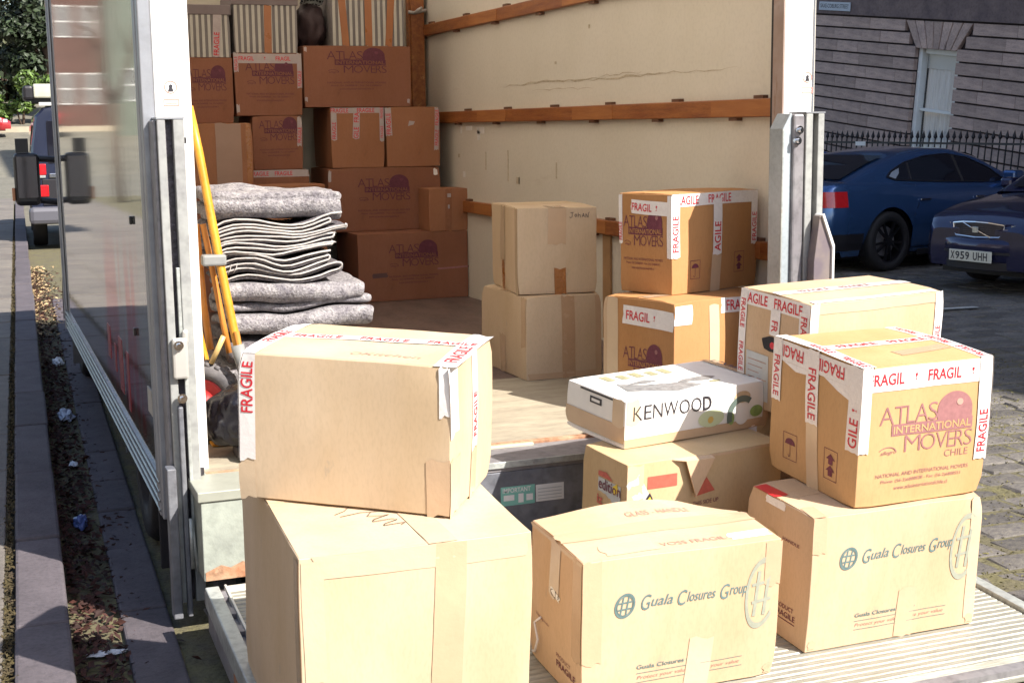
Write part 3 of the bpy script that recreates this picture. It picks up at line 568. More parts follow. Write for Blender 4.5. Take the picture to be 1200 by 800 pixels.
    f = Flat(); m = K.mp('front', 0.0012)
    f.rect(m, 0.0, W, 0.0, 0.03, m=0, nu=6); f.done('kraft_edge', T_CLEAR, K.root)
    K.tape([('front', (0.035, 0.0), (0.035, H))], 0.06, T_CLEARP, off=0.0022) if False else None
    f = Flat(); m = K.mp('front', 0.0018); x = 0.03
    for ch, ww in zip('KENWOOD', (0.038, 0.030, 0.038, 0.056, 0.042, 0.042, 0.036)):
        f.text(m, ch, x, H * 0.56, ww, H * 0.30, bold=-0.006 if ch != 'D' else 0.02); x += ww + 0.006
    f.done('printed_brand', I_BLACK, K.root)
    f = Flat(); EL = lambda cx, cy, a, b_, m_, n=20: f.poly(m, [(cx + a * cos(2 * pi * i / n), cy + b_ * sin(2 * pi * i / n)) for i in range(n)], m_)
    m = K.mp('front', 0.0018); EL(W * 0.58, H * 0.36, 0.055, 0.030, 0); EL(W * 0.80, H * 0.72, 0.035, 0.02, 1)
    m = K.mp('front', 0.0024); EL(W * 0.575, H * 0.33, 0.012, 0.012, 2)
    f.ring(m, W * 0.80, H * 0.32, 0.065, 0.068, 0.32, 0.9, 3.5, m=3); EL(W * 0.905, H * 0.36, 0.028, 0.020, 4); EL(W * 0.725, H * 0.27, 0.012, 0.022, 4); EL(W * 0.80, H * 0.28, 0.03, 0.026, 5)
    f.done('printed_food_picture', [mat('print_pale_green', (0.55, 0.62, 0.40), 0.4), mat('print_tan', (0.60, 0.46, 0.30), 0.4, var=0.2, vscale=60), mat('print_ochre', (0.6, 0.42, 0.12), 0.4), mat('print_dark_green', (0.12, 0.16, 0.14), 0.4), mat('print_green', (0.28, 0.42, 0.14), 0.4, var=0.3, vscale=60), P_WHITE], K.root)
    K.tape([('front', (W - 0.014, 0.0), (W - 0.014, H)), ('top', (W - 0.014, 0.0), (W - 0.014, D))], 0.026, T_CLEAR, off=0.0022); K.tape([('left', (0.0, 0.045), (D, 0.045))], 0.06, T_CLEAR, off=0.0022); K.tape([('left', (0, 0.006), (D, 0.006))], 0.012, T_WHITE)
    K.tape([('left', (D - 0.035, 0.07), (D - 0.035, H))], 0.06, T_CLEARP, off=0.0026); K.tape([('front', (0.03, H * 0.5), (0.03, H))], 0.05, mat('tape_peach', (0.72, 0.56, 0.36), 0.25), off=0.0014)
    f = Flat(); m = K.mp('top', 0.0014)
    f.poly(m, [(0.02, 0.03), (0.06, 0.03), (0.05, D - 0.05), (0.02, D - 0.05)], 0)
    f.poly(m, [(0.08, 0.10), (0.24, 0.03), (0.36, 0.06), (0.33, 0.11), (0.18, 0.14), (0.10, 0.19)], 1); f.poly(m, [(0.13, 0.17), (0.22, 0.20), (0.26, 0.17), (0.20, 0.155)], 1)
    for k in range(5): f.rect(m, 0.10 + k * 0.06, 0.135 + k * 0.06, D - 0.10, D - 0.035 - 0.01 * (k % 2), m=2)
    f.poly(m, [(0.30, 0.12), (0.42, 0.10), (0.47, 0.13), (0.44, 0.155), (0.34, 0.145)], 1); f.poly(m, [(0.40, 0.07), (0.44, 0.065), (0.45, 0.085), (0.41, 0.09)], 2)
    f.text(K.mp('top', 0.002), 'KENWOOD', W - 0.03, D - 0.02, 0.27, 0.055, rot=-pi / 2, bold=0.004, m=3)
    f.done('printed_picture', [P_GREY, mat('print_grey', (0.30, 0.30, 0.30), 0.4, var=0.5, vscale=50), mat('print_olive', (0.42, 0.40, 0.24), 0.4, var=0.4, vscale=70), mat('print_navy', (0.06, 0.07, 0.14), 0.4)], K.root)
    f = Flat(); m = K.mp('left', 0.0018)
    f.rect(m, D * 0.42, D * 0.62, H * 0.72, H * 0.86, m=0); f.rect(K.mp('left', 0.0024), D * 0.45, D * 0.59, H * 0.76, H * 0.82, m=1); f.rect(m, D * 0.25, D * 0.8, H * 0.93, H * 0.97, m=0); f.done('printed_mark', [I_BLACK, P_WHITE], K.root)
build_lift_boxes()

# ------------------------------------------------------------------ the removal truck
def build_truck():
    T = thing('removal_truck', 'white removal truck, open at the rear with its tail lift lowered', 'truck', (0, 0, ZB))
    def P(name, m, fn, bevel=0.003, parent=T, smooth=False):
        b = MB(); fn(b); return b.obj(name, m, parent, smooth, bevel)
    P('load_floor', FLOOR, lambda b: b.box(-0.14, 2.405, 1.12, 4.93, -0.06, 0.0))
    P('floor_sunlit_end', FLOOR_SUNLIT, lambda b: b.box(-0.10, 2.4, -0.035, 1.1195, -0.06, 0.001), 0)  # rear end of the same floor, in the painted sunlit tone
    P('floor_lip', RUST, lambda b: b.box(-0.02, 2.26, -0.062, -0.0355, -0.05, -0.002), 0.002)
    P('sill_bar', mat('cream_bar', (0.62, 0.55, 0.38), 0.5, var=0.2, vscale=15), lambda b: (b.box(0.30, 1.16, -0.085, -0.064, -0.03, -0.004), b.box(0.86, 0.94, -0.088, -0.066, -0.03, 0.004)), 0.002)
    P('rear_sill', MID_METAL, lambda b: b.box(0.09, 2.24, -0.289, -0.064, -0.045, -0.012))
    P('sill_edge', ALU_EDGE, lambda b: b.box(0.09, 2.24, -0.297, -0.290, -0.03, -0.008), 0.001)
    P('sill_face', STEEL_DARK, lambda b: b.box(0.10, 2.24, -0.288, -0.25, -0.32, -0.046))
    P('sill_end_block', SILL_PALE, lambda b: b.box(-0.075, 0.089, -0.289, -0.005, -0.30, -0.037))
    P('sill_end_plate', mat('step_plate', (0.38, 0.39, 0.33), 0.5, metal=0.2, var=0.15, vscale=10), lambda b: b.box(-0.085, 0.0895, -0.296, -0.002, -0.036, -0.003))
    P('rust_patch', RUST, lambda b: b.prism([(-0.07, -0.298), (0.087, -0.298), (0.087, -0.262), (0.05, -0.245), (0.01, -0.262), (-0.02, -0.25), (-0.07, -0.27)], lambda x, z: Vector((x, -0.2915, z)), lambda x, z: Vector((x, -0.2893, z))), 0)
    f = Flat(); mp = lambda u, v: Vector((u, -0.2895, v))
    f.rect(mp, 0.95, 1.078, -0.168, -0.1, 0); mp2 = lambda u, v: Vector((u, -0.2905, v))
    f.text(mp2, 'IMPORTANT', 0.957, -0.122, 0.105, 0.017, bold=0.02, m=1); f.rect(mp2, 0.96, 1.0, -0.15, -0.13, 1); f.rect(mp2, 1.015, 1.035, -0.16, -0.128, 1); f.rect(mp2, 1.045, 1.07, -0.155, -0.132, 1)
    f.rect(mp, 1.082, 1.189, -0.165, -0.104, 1)
    for k in range(4): f.rect(mp2, 1.09, 1.18, -0.118 - k * 0.012, -0.121 - k * 0.012, 2)
    f.done('warning_label', [mat('label_green', (0.22, 0.50, 0.42), 0.4), P_WHITE, P_GREY], T)
    P('side_wall', WALL, lambda b: b.box(2.4, 2.408, 0.03, 4.93, -0.06, 2.15), 0)
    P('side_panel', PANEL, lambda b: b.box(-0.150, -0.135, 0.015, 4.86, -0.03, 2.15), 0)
    P('inner_lining', WALL, lambda b: b.box(-0.134, -0.12, 0.07, 4.93, 0.0, 2.15), 0)
    P('outer_panel', PANEL, lambda b: b.box(2.4085, 2.4125, 0.061, 4.86, -0.16, 2.15), 0)
    P('bulkhead', mat('bulkhead_grp', (0.5, 0.46, 0.38), 0.6, var=0.15), lambda b: b.box(-0.15, 2.435, 4.931, 4.96, -0.16, 2.15), 0)
    P('roof', ROOF, lambda b: b.box(-0.15, 2.435, 0.061, 4.96, 2.151, 2.1511), 0)
    P('roof_frame', WHITE_PAINT, lambda b: (b.box(-0.15, -0.11, 0.061, 4.96, 2.152, 2.19), b.box(2.395, 2.435, 0.061, 4.96, 2.152, 2.19)))
    for y in (0.7, 1.4, 2.1, 2.8, 3.5, 4.2): P('roof_bow', WHITE_PAINT, lambda b: b.box(-0.118, 2.398, y, y + 0.04, 2.11, 2.149))
    P('rear_header', WHITE_PAINT, lambda b: b.box(-0.0, 2.247, 0.0, 0.06, 1.98, 2.15))
    # door posts with rusty returns
    P('door_post', WHITE_PAINT, lambda b: b.box(-0.118, 0.0, 0.0, 0.06, -0.03, 2.15), 0.006)
    P('door_post', WHITE_PAINT, lambda b: b.box(2.2505, 2.378, 0.0, 0.06, -0.03, 2.15), 0.005)
    P('post_return', PILLAR_IN, lambda b: b.box(2.246, 2.250, 0.002, 0.075, 0.0, 2.15), 0)
    P('post_seal', RUBBER, lambda b: b.box(2.252, 2.30, 0.0765, 0.10, 0.62, 2.15), 0.002)
    P('corner_trim', TRIM, lambda b: (b.box(-0.160, -0.119, -0.004, 0.05, -0.16, 2.15), b.box(-0.163, -0.152, 0.05, 0.12, -0.16, 2.15)), 0.004)
    P('corner_trim', TRIM, lambda b: b.box(2.379, 2.386, -0.002, 0.06, -0.16, 2.15), 0.004)
    P('front_trim', TRIM, lambda b: (b.box(-0.168, -0.135, 4.861, 4.90, -0.16, 2.15), b.box(-0.158, -0.151, 4.78, 4.86, -0.16, 2.15)), 0.005)
    def skirt(b):
        for k in range(4):
            z = -0.155 + k * 0.033
            b.box(-0.158, -0.145, 0.06, 4.86, z, z + 0.026); b.tube([(-0.1595, 0.05, z + 0.013), (-0.1595, 4.86, z + 0.013)], 0.006, 6)
    P('skirt_rail', mat('skirt_metal', (0.30, 0.30, 0.31), 0.3, metal=0.7, var=0.25, vscale=6), skirt, 0)
    # wear and lettering on the flank
    b = MB()
    for y0, y1, z0, z1 in ((0.98, 1.05, 0.02, 0.26), (1.22, 1.36, 0.05, 0.28), (1.50, 1.56, 0.10, 0.22), (1.74, 1.86, 0.12, 0.27)): b.box(-0.1515, -0.1503, y0, y1, z0, z1)
    b.obj('flank_decal', DECAL, T)
    P('maker_plate', mat('plate_grey', (0.42, 0.40, 0.36), 0.5, var=0.2, vscale=30), lambda b: (b.box(-0.153, -0.1505, 0.22, 0.34, 0.15, 0.24),), 0)
    for y, z in ((0.62, 0.38), (0.55, 0.80)):
        P('panel_hook', BLACK_PLASTIC, lambda b: b.box(-0.16, -0.1505, y, y + 0.03, z, z + 0.03), 0.003)
    # lashing rails on the right wall with their brackets
    for z in (0.61, 1.20, 1.81):
        r_ = P('lashing_rail', WOOD, lambda b: b.box(2.365, 2.3995, 0.12, 4.92, z - 0.038, z + 0.038), 0.005)
        bb = MB()
        for k in range(7):
            y = 0.35 + k * 0.72
            bb.box(2.372, 2.399, y, y + 0.07, z + 0.0385, z + 0.052); bb.box(2.372, 2.399, y + 0.2, y + 0.27, z - 0.052, z - 0.0385)
        bb.obj('rail_bracket', mat('bracket', (0.16, 0.08, 0.05), 0.6, metal=0.3), r_)
        e = MB(); e.box(2.36, 2.3995, 0.06, 0.118, z - 0.045, z + 0.045); e.obj('rail_end', mat('rail_end', (0.14, 0.05, 0.03), 0.5, var=0.2), r_, bevel=0.003)
        for k in range(3):   # pale splices
            y = 0.55 + k * 1.5 + 0.3 * sin(z * 9)
            s_ = MB(); s_.box(2.3625, 2.3648, y, y + 0.5, z - 0.034, z + 0.034); s_.obj('splice_plate', mat('rail_wood_pale', (0.42, 0.17, 0.05), 0.5, col2=(0.30, 0.10, 0.03), vscale=4, grain=(8, 0.8, 9), bump=0.1), r_)
    up = P('timber_upright', WOOD, lambda b: (b.box(2.275, 2.375, 4.84, 4.92, 0.0, 2.15), b.box(2.262, 2.2745, 4.85, 4.92, 0, 2.15)), 0.004)
    b = MB(); b.tube([(2.255, 4.83, 1.935), (2.30, 4.828, 1.93), (2.382, 4.83, 1.95), (2.385, 4.92, 1.95)], 0.012, 6); b.tube([(2.30, 4.825, 1.93), (2.32, 4.80, 1.95), (2.35, 4.82, 1.965)], 0.011, 6); b.obj('string_tie', BINDING, up, True)
    P('timber_batten', mat('batten', (0.42, 0.25, 0.12), 0.6, var=0.2), lambda b: b.box(2.385, 2.3995, 1.83, 1.92, 0.02, 0.572), 0.002)
    # scuffs and gouges on the wall (worn through to the laminate)
    rr = random.Random(4); b = MB()
    def gouge(y0, z0, y1, z1, w):
        n = 14; rows = []
        for i in range(n + 1):
            t = i / n; y = y0 + (y1 - y0) * t; z = z0 + (z1 - z0) * t + rr.uniform(-1, 1) * 0.006; ww = w * (0.25 + 0.75 * rr.random()) * sin(pi * min(max(t, 0.06), 0.94))
            rows.append([(2.3985, y, z - ww), (2.3985, y, z + ww)])
        b.grid(rows)
    for y0, z0, y1, z1, w in ((3.45, 1.375, 2.6, 1.383, 0.005), (3.0, 1.386, 1.9, 1.376, 0.009), (2.3, 1.372, 1.2, 1.375, 0.006), (1.6, 1.379, 0.6, 1.372, 0.004), (2.0, 1.392, 1.5, 1.388, 0.004), (2.9, 1.34, 2.0, 1.33, 0.003)): gouge(y0, z0, y1, z1, w)
    for y, z0, z1 in ((3.69, 0.86, 0.975), (3.3, 0.80, 0.99), (3.12, 0.79, 0.83), (2.55, 0.84, 0.93)):
        b.box(2.397, 2.3998, y, y + 0.012, z0, z1)
    b.box(2.397, 2.3998, 3.12, 3.17, 0.79, 0.83); b.box(2.397, 2.3998, 4.2, 4.23, 0.93, 0.955); b.box(2.397, 2.3998, 2.1, 2.12, 1.64, 1.66); b.box(2.397, 2.3998, 2.55, 2.57, 1.475, 1.49)
    b.obj('wall_gouge', WALL_SCUFF, T)
    b = MB()
    for y, z, w, h in ((4.15, 1.09, 0.03, 0.05), (3.95, 1.11, 0.12, 0.03), (3.72, 1.09, 0.14, 0.04), (3.8, 1.05, 0.05, 0.06), (4.1, 0.80, 0.04, 0.04)): b.box(2.3975, 2.3998, y, y + w, z, z + h)
    b.obj('wall_filler', P_WHITE, T)
    # small warning stickers on the posts
    for x0, z0 in ((-0.09, 1.215), (2.330, 1.25)):
        f = Flat(); k = 0.021; mp = lambda u, v: Vector((u, -0.0012, v)); q = lambda u, v: Vector((u, -0.0022, v))
        f.ring(mp, x0 + 0.025, z0 + 0.06, k, k, 0.16, m=0); f.ring(q, x0 + 0.025, z0 + 0.063, 0.006, 0.006, 1, m=1); f.poly(q, [(x0 + 0.016, z0 + 0.047), (x0 + 0.034, z0 + 0.047), (x0 + 0.03, z0 + 0.058), (x0 + 0.02, z0 + 0.058)], 1)
        for r_ in ((0, 0.05, 0, 0.003), (0, 0.05, 0.019, 0.022), (0, 0.003, 0.003, 0.019), (0.047, 0.05, 0.003, 0.019), (0.006, 0.044, 0.007, 0.009), (0.008, 0.04, 0.012, 0.014)): f.rect(mp, x0 + r_[0], x0 + r_[1], z0 + r_[2], z0 + r_[3], 0)
        f.done('warning_sticker', [mat('sticker_red', (0.66, 0.25, 0.2), 0.5), I_BLACK], T)
    # lift columns
    def column(x0, x1, s0, s1, y0, zt, zb, m=GREY_METAL):
        c = P('lift_column', m, lambda b: (b.box(x0, s0, y0, -0.005, zb, zt), b.box(s1, x1, y0, -0.005, zb, zt), b.box(s0, s1, -0.03, -0.005, zb, zt)), 0.003)
        P('slide_grease', GREASE, lambda b: b.box(s0, s1, y0 + 0.03, -0.031, zb, zt - 0.003), 0, c)
        P('column_cap', TRIM, lambda b: b.box(x0 - 0.002, x1 + 0.002, y0 - 0.002, -0.005, zt, zt + 0.006), 0, c)
        return c
    cl = column(-0.130, -0.046, -0.104, -0.080, -0.12, 1.172, -0.42)
    P('column_flank', MID_METAL, lambda b: b.box(-0.142, -0.1305, -0.10, -0.006, -0.42, 1.168), 0.002)
    P('column_pin', BLACK_PLASTIC, lambda b: b.box(-0.044, -0.036, -0.09, -0.075, 1.095, 1.115), 0.002)
    P('slide_rod', ALU_EDGE, lambda b: (b.box(-0.092, -0.081, -0.118, -0.10, 0.45, 0.70), b.box(-0.083, -0.072, -0.125, -0.11, -0.20, 0.47)), 0.002)
    P('lift_bracket', mat('bracket_light', (0.60, 0.58, 0.54), 0.4, metal=0.4, var=0.15), lambda b: (b.box(-0.120, -0.070, -0.142, -0.121, 0.34, 0.475), b.box(-0.086, -0.066, -0.14, -0.121, 0.455, 0.50)), 0.008)
    for x, z in ((-0.10, 0.452), (-0.097, 0.278), (2.246, 1.11), (2.238, 1.07)):
            b = MB(); b.lathe([(0.0, 0.012), (0.008, 0.012), (0.009, 0.0), (0.016, 0.0), (0.016, -0.012)], 12, T=Matrix.Translation((x, -0.15 if x < 0 else -0.125, z)) @ Matrix.Rotation(pi / 2, 4, 'X')); b.obj('bolt', CHROME, T)
    P('lower_channel', STEEL_DARK, lambda b: (b.box(-0.160, -0.130, -0.16, -0.10, -0.46, 0.05), b.box(-0.112, -0.096, -0.15, -0.11, -0.46, 0.25)), 0.004)
    b = MB(); b.tube([(-0.088, -0.16, -0.13), (-0.084, -0.165, -0.2), (-0.076, -0.17, -0.3)], 0.006, 8); b.tube([(-0.062, -0.16, -0.11), (-0.05, -0.165, -0.17), (-0.046, -0.17, -0.27), (-0.04, -0.18, -0.31)], 0.007, 8); b.tube([(-0.055, -0.14, -0.08), (-0.062, -0.16, -0.11)], 0.006, 8)
    b.box(-0.098, -0.086, -0.17, -0.16, -0.29, -0.12); b.box(-0.06, -0.02, -0.19, -0.16, -0.325, -0.295)
    b.obj('lift_lever', ALU_EDGE, T, True)
    P('lift_hose', RUBBER, lambda b: b.tube([(-0.045, -0.05, 0.02), (-0.05, -0.07, -0.05), (-0.03, -0.10, -0.2), (-0.035, -0.1, -0.36)], 0.022, 10), 0)
    P('corner_rubber', RUBBER, lambda b: b.box(-0.07, -0.048, -0.16, -0.03, -0.30, -0.02), 0.006)
    # right column
    P('post_plate', BLUE_METAL, lambda b: b.prism([(2.186, 0.0), (2.224, 0.0), (2.224, 1.172), (2.218, 1.172), (2.186, 1.115)], lambda x, z: Vector((x, -0.10, z)), lambda x, z: Vector((x, -0.006, z))), 0.002)
    P('post_edge', ALU_EDGE, lambda b: b.tube([(2.185, -0.102, 0.0), (2.185, -0.102, 1.113)], 0.004, 6), 0)
    P('column_shaft', MID_METAL, lambda b: b.box(2.2245, 2.274, -0.115, -0.006, 0.0, 1.17), 0.008)
    cr = column(2.2745, 2.356, 2.305, 2.328, -0.122, 1.172, -0.42)
    cw = P('lift_carriage', mat('carriage', (0.30, 0.25, 0.20), 0.6, metal=0.2, col2=(0.16, 0.13, 0.15), vscale=5), lambda b: b.prism([(2.290, -0.3), (2.366, -0.3), (2.366, 0.665), (2.318, 0.785), (2.312, 0.785), (2.290, 0.61)], lambda x, z: Vector((x, -0.17, z)), lambda x, z: Vector((x, -0.124, z))), 0.002)
    P('carriage_edge', WHITE_PAINT, lambda b: b.prism([(2.3665, -0.3), (2.376, -0.3), (2.376, 0.672), (2.326, 0.795), (2.318, 0.788), (2.3665, 0.665)], lambda x, z: Vector((x, -0.18, z)), lambda x, z: Vector((x, -0.124, z))), 0.001, cw)
    # tail lift platform; planks are its pieces
    pl = MB(); pl.box(-0.083, 2.318, -1.34, 0.0, -0.05, -0.012)
    plat = pl.obj('tail_lift_platform', MID_METAL, T); plat.location = (0, LY, LZ); plat.rotation_euler = (LT, 0, 0)
    pk = MB(); n = 4; wd_ = 0.1085; prof = []
    for k in range(n):
        a = -k * wd_ / n; prof += [(a - 0.0005, -0.0045), (a - 0.0030, -0.001), (a - wd_ / n + 0.0050, -0.001), (a - wd_ / n + 0.0010, -0.0045)]
    prof = [(0, -0.012)] + prof + [(-wd_, -0.012)]
    pk.prism(prof, lambda y, z: Vector((-0.012, y, z)), lambda y, z: Vector((2.268, y, z))); pm = pk.data('platform_plank', ALU)
    for k in range(11):
        place(pm, 'plank', plat, (0, -0.05 - k * 0.1118, 0))
    b = MB(); b.box(-0.012, 2.268, -0.048, 0.002, -0.012, 0.0); b.obj('hinge_strip', mat('hinge_strip', (0.70, 0.69, 0.62), 0.4, metal=0.3, var=0.15), plat, bevel=0.003)
    b = MB(); b.prism([(-1.282, -0.002), (-1.282, -0.012), (-1.345, -0.052), (-1.345, -0.034)], lambda y, z: Vector((-0.083, y, z)), lambda y, z: Vector((2.318, y, z))); b.obj('ramp_edge', ALU, plat, bevel=0.002)
    for x0, x1 in ((-0.084, -0.040), (2.276, 2.319)):
        b = MB(); b.box(x0, x1, -1.283, -0.02, -0.056, 0.012); o = b.obj('side_frame', ALU_EDGE, plat, bevel=0.004)
    b = MB(); b.box(-0.022, -0.014, -1.28, -0.01, -0.012, 0.010); b.obj('guide_rail', mat('guide', (0.72, 0.70, 0.64), 0.4, metal=0.3, var=0.15), plat, bevel=0.002)
    b = MB(); b.box(-0.039, -0.023, -0.05, 0.0, -0.0119, 0.004); cm = b.data('cleat', MID_METAL)
    for k in range(9): place(cm, 'cleat', plat, (0, -0.05 - k * 0.135, 0))
    b = MB(); b.box(-0.082, 2.3, -0.5, -0.05, -0.13, -0.051); b.obj('platform_beam', MID_METAL, plat, bevel=0.01)
    b = MB(); b.box(-0.083, -0.01, -0.64, -0.50, -0.11, -0.058); b.obj('rusty_bracket', RUST, plat, bevel=0.004)
    # underbody, wheels, cab
    P('chassis', CAR_DK, lambda b: b.box(0.25, 2.05, -0.02, 5.9, -0.30, -0.07), 0.02)
    P('underrun_bar', CAR_DK, lambda b: b.box(0.05, 2.2, -0.24, -0.12, -0.45, -0.33), 0.01)
    def wheel(name, x, y, r, w, side):
        M_ = Matrix.Translation((x, y, -ZB + r)) @ Matrix.Rotation(pi / 2, 4, 'Y')
        b = MB(); b.lathe([(r * 0.6, -w / 2), (r * 0.93, -w / 2), (r, -w * 0.36), (r, w * 0.36), (r * 0.93, w / 2), (r * 0.6, w / 2)], 40, T=M_, close=True)
        o = b.obj(name, TYRE_DARK, T, True)
        b = MB(); b.lathe([(0.0, -w * 0.2), (r * 0.3, -w * 0.3), (r * 0.35, -w * 0.15), (r * 0.58, -w * 0.2), (r * 0.62, -w * 0.45), (r * 0.62, w * 0.45)], 32, T=M_); b.obj('wheel_rim', MID_METAL, o, True)
    wheel('wheel', -0.02, 0.95, 0.34, 0.20, 0); wheel('wheel', 2.32, 0.95, 0.34, 0.20, 1); wheel('wheel', 0.02, 4.95, 0.34, 0.20, 0); wheel('wheel', 2.28, 4.95, 0.34, 0.20, 1)
    P('mud_flap', RUBBER, lambda b: b.box(-0.13, 0.12, 0.40, 0.415, -0.46, -0.10), 0.004)
    P('mud_flap', RUBBER, lambda b: b.box(2.2, 2.4, 0.40, 0.415, -0.46, -0.10), 0.004)
    P('wheel_guard', mat('guard_grey', (0.18, 0.18, 0.19), 0.4, var=0.2), lambda b: b.grid([[(x, 4.95 + 0.42 * cos(a), -0.16 + 0.42 * sin(a)) for x in (-0.15, 0.12)] for a in [pi * (1.15 - 0.05 * k) for k in range(24)]]), 0)
    def cab(b):
        prof = [(4.98, -0.25), (6.9, -0.25), (7.0, 0.1), (6.85, 0.62), (6.35, 0.85), (5.95, 1.55), (5.6, 1.68), (4.98, 1.70)]
        b.prism(prof, lambda y, z: Vector((0.05, y, z)), lambda y, z: Vector((2.28, y, z)))
    P('cab', WHITE_PAINT, cab, 0.05)
    P('side_window', GLASS_DARK, lambda b: (b.prism([(5.15, 0.85), (6.2, 0.85), (5.85, 1.45), (5.15, 1.48)], lambda y, z: Vector((0.045, y, z)), lambda y, z: Vector((0.06, y, z))), b.prism([(5.15, 0.85), (6.2, 0.85), (5.85, 1.45), (5.15, 1.48)], lambda y, z: Vector((2.27, y, z)), lambda y, z: Vector((2.285, y, z)))), 0)
    P('windscreen', GLASS_DARK, lambda b: b.add([(0.2, 6.37, 0.87), (2.13, 6.37, 0.87), (2.05, 5.98, 1.53), (0.28, 5.98, 1.53)], [(0, 1, 2, 3)]), 0)
    # wing mirror
    wm = P('wing_mirror', BLACK_PLASTIC, lambda b: b.box(-0.405, -0.235, 5.56, 5.68, 0.625, 0.99), 0.03)
    P('mirror_glass', GLASS_MIRROR, lambda b: b.box(-0.385, -0.255, 5.553, 5.5595, 0.68, 0.965), 0, wm)
    P('mirror_arm', BLACK_PLASTIC, lambda b: (b.tube([(-0.25, 5.62, 0.66), (0.06, 5.62, 0.62)], 0.022, 8), b.tube([(-0.25, 5.62, 0.95), (0.06, 5.62, 0.93)], 0.022, 8), b.box(-0.385, -0.30, 5.60, 5.66, 0.992, 1.09)), 0, wm)
    P('indicator_lamp', LAMP_AMBER, lambda b: b.box(-0.425, -0.406, 5.58, 5.64, 0.66, 0.75), 0.005, wm)
    return T
TRUCK = build_truck()

# ------------------------------------------------------------------ load inside the truck
def build_load():
    J1 = Carton(bed_mtx(1.785, 0.006, 0.001, rad(17)), 0.55, 0.399, 0.458, C_KRAFT, 'movers box under the taped one just inside the right door post', seed=11)
    W, D, H = J1.w, J1.d, J1.h
    J1.atlas('left', 0.115, 0.105, 0.225, (I_MAROON, C_KRAFT, I_MAUVE, I_MAROON), lines=False, hscale=1.0)
    J1.tape([('left', (0.11, H - 0.065), (D, H - 0.075))], 0.075, T_WHITE, 1, gap=0.05, start=0.02, tsize=0.5, words=('FRAGIL', 'FRAGIL'))
    J1.tape([('left', (0.045, 0.0), (0.04, H))], 0.08, T_CLEARP, off=0.001); J1.tape([('left', (0.005, 0.0), (0.005, H))], 0.02, T_CLEAR)
    J1.tape([('front', (0.0, H - 0.05), (0.10, H - 0.052))], 0.075, T_WHITE); J1.tape([('front', (0.26, H - 0.03), (0.5, H - 0.035))], 0.06, T_WHITE, 1, tsize=0.7, start=0.03); J1.tape([('front', (0.22, 0.05), (0.22, H - 0.02))], 0.055, T_CLEARP); J1.tape([('top', (0.02, D / 2), (W, D / 2))], 0.07, T_CLEAR)
    J2 = Carton(bed_mtx(1.872, 0.19, 0.464, rad(20.6)), 0.535, 0.282, 0.40, C_KRAFT, 'movers box with FRAGILE tape and an umbrella mark, upper one beside the right door post', seed=12)
    W, D, H = J2.w, J2.d, J2.h
    J2.atlas('left', 0.022, 0.16, 0.215, (I_MAROON, C_KRAFT, I_MAUVE, I_MAROON), hscale=1.0)
    J2.tape([('left', (0.07, H - 0.05), (D, H - 0.06))], 0.055, T_WHITE, 1, gap=0.05, start=0.0, tsize=0.55, words=('FRAGIL', 'FRAGIL'))
    J2.tape([('left', (0.006, H - 0.20), (0.006, H))], 0.02, T_WHITE, 1, tsize=0.9)
    J2.tape([('front', (0.018, 0.15), (0.018, H))], 0.05, T_WHITE, 1, gap=0.03, start=0.02, tsize=0.7, off=0.003); J2.tape([('left', (D - 0.01, 0.15), (D - 0.01, H))], 0.024, T_WHITE, off=0.003)
    J2.tape([('front', (0.0, H - 0.025), (W, H - 0.025))], 0.05, T_WHITE, 1, gap=0.06, start=0.01, tsize=0.7, torn=False)
    J2.tape([('front', (W * 0.50, H - 0.25), (W * 0.51, H - 0.02))], 0.055, T_WHITE, 1, gap=0.03, start=0.01, tsize=0.72, words=('AGILE', 'FRAG'), off=0.003); J2.tape([('front', (W * 0.49, 0.0), (W * 0.5, H - 0.24))], 0.06, T_CLEAR)
    J2.tape([('front', (W - 0.022, H - 0.22), (W - 0.022, H))], 0.04, T_WHITE, 1, gap=0.03, start=0.01, tsize=0.72, off=0.003)
    J2.icon_box('front', 0.105, 0.055, 0.06, 0.075, 'umbrella', I_MAROON); J2.icon_box('front', W - 0.15, 0.065, 0.065, 0.085, 'up', I_MAROON)
    H1 = Carton(bed_mtx(1.5854, 1.0209, 0.001, rad(0.67)), 0.3704, 0.5659, 0.378, C_PALE, 'plain beige box on the truck floor under the box with handwriting', seed=13)
    W, D, H = H1.w, H1.d, H1.h
    H1.tape([('front', (W * 0.56, 0.0), (W * 0.54, H))], 0.065, mat('tape_pinkish', (0.50, 0.33, 0.20), 0.25, var=0.1, vscale=15)); H1.tape([('left', (D - 0.03, 0.15), (D - 0.03, H))], 0.05, T_CLEAR); H1.tape([('left', (D / 2, 0.0), (D / 2, 0.18))], 0.07, T_BROWN if False else T_CLEAR)
    H1.tape([('front', (0.01, 0.016), (W, 0.016))], 0.03, T_CLEAR); H1.tape([('front', (W - 0.015, 0.0), (W - 0.015, H))], 0.03, T_CLEAR); H1.tape([('top', (0, D / 2), (W, D / 2))], 0.06, T_CLEAR)
    H2 = Carton(bed_mtx(1.5737, 1.0942, 0.3835, rad(-8.02)), 0.3727, 0.5184, 0.388, C_PALE, 'plain beige box with a scrawled name and brown tape, on another plain box', seed=14)
    W, D, H = H2.w, H2.d, H2.h
    H2.tape([('front', (W * 0.53, 0.0), (W * 0.53, 0.17))], 0.055, T_CLEARP, off=0.0012); H2.tape([('front', (W * 0.53, 0.0), (W * 0.53, 0.115))], 0.055, T_BROWN, off=0.0024); H2.tape([('front', (W * 0.49, 0.23), (W * 0.5, H)), ('top', (W * 0.5, 0.0), (W * 0.5, 0.1))], 0.085, T_CLEAR)
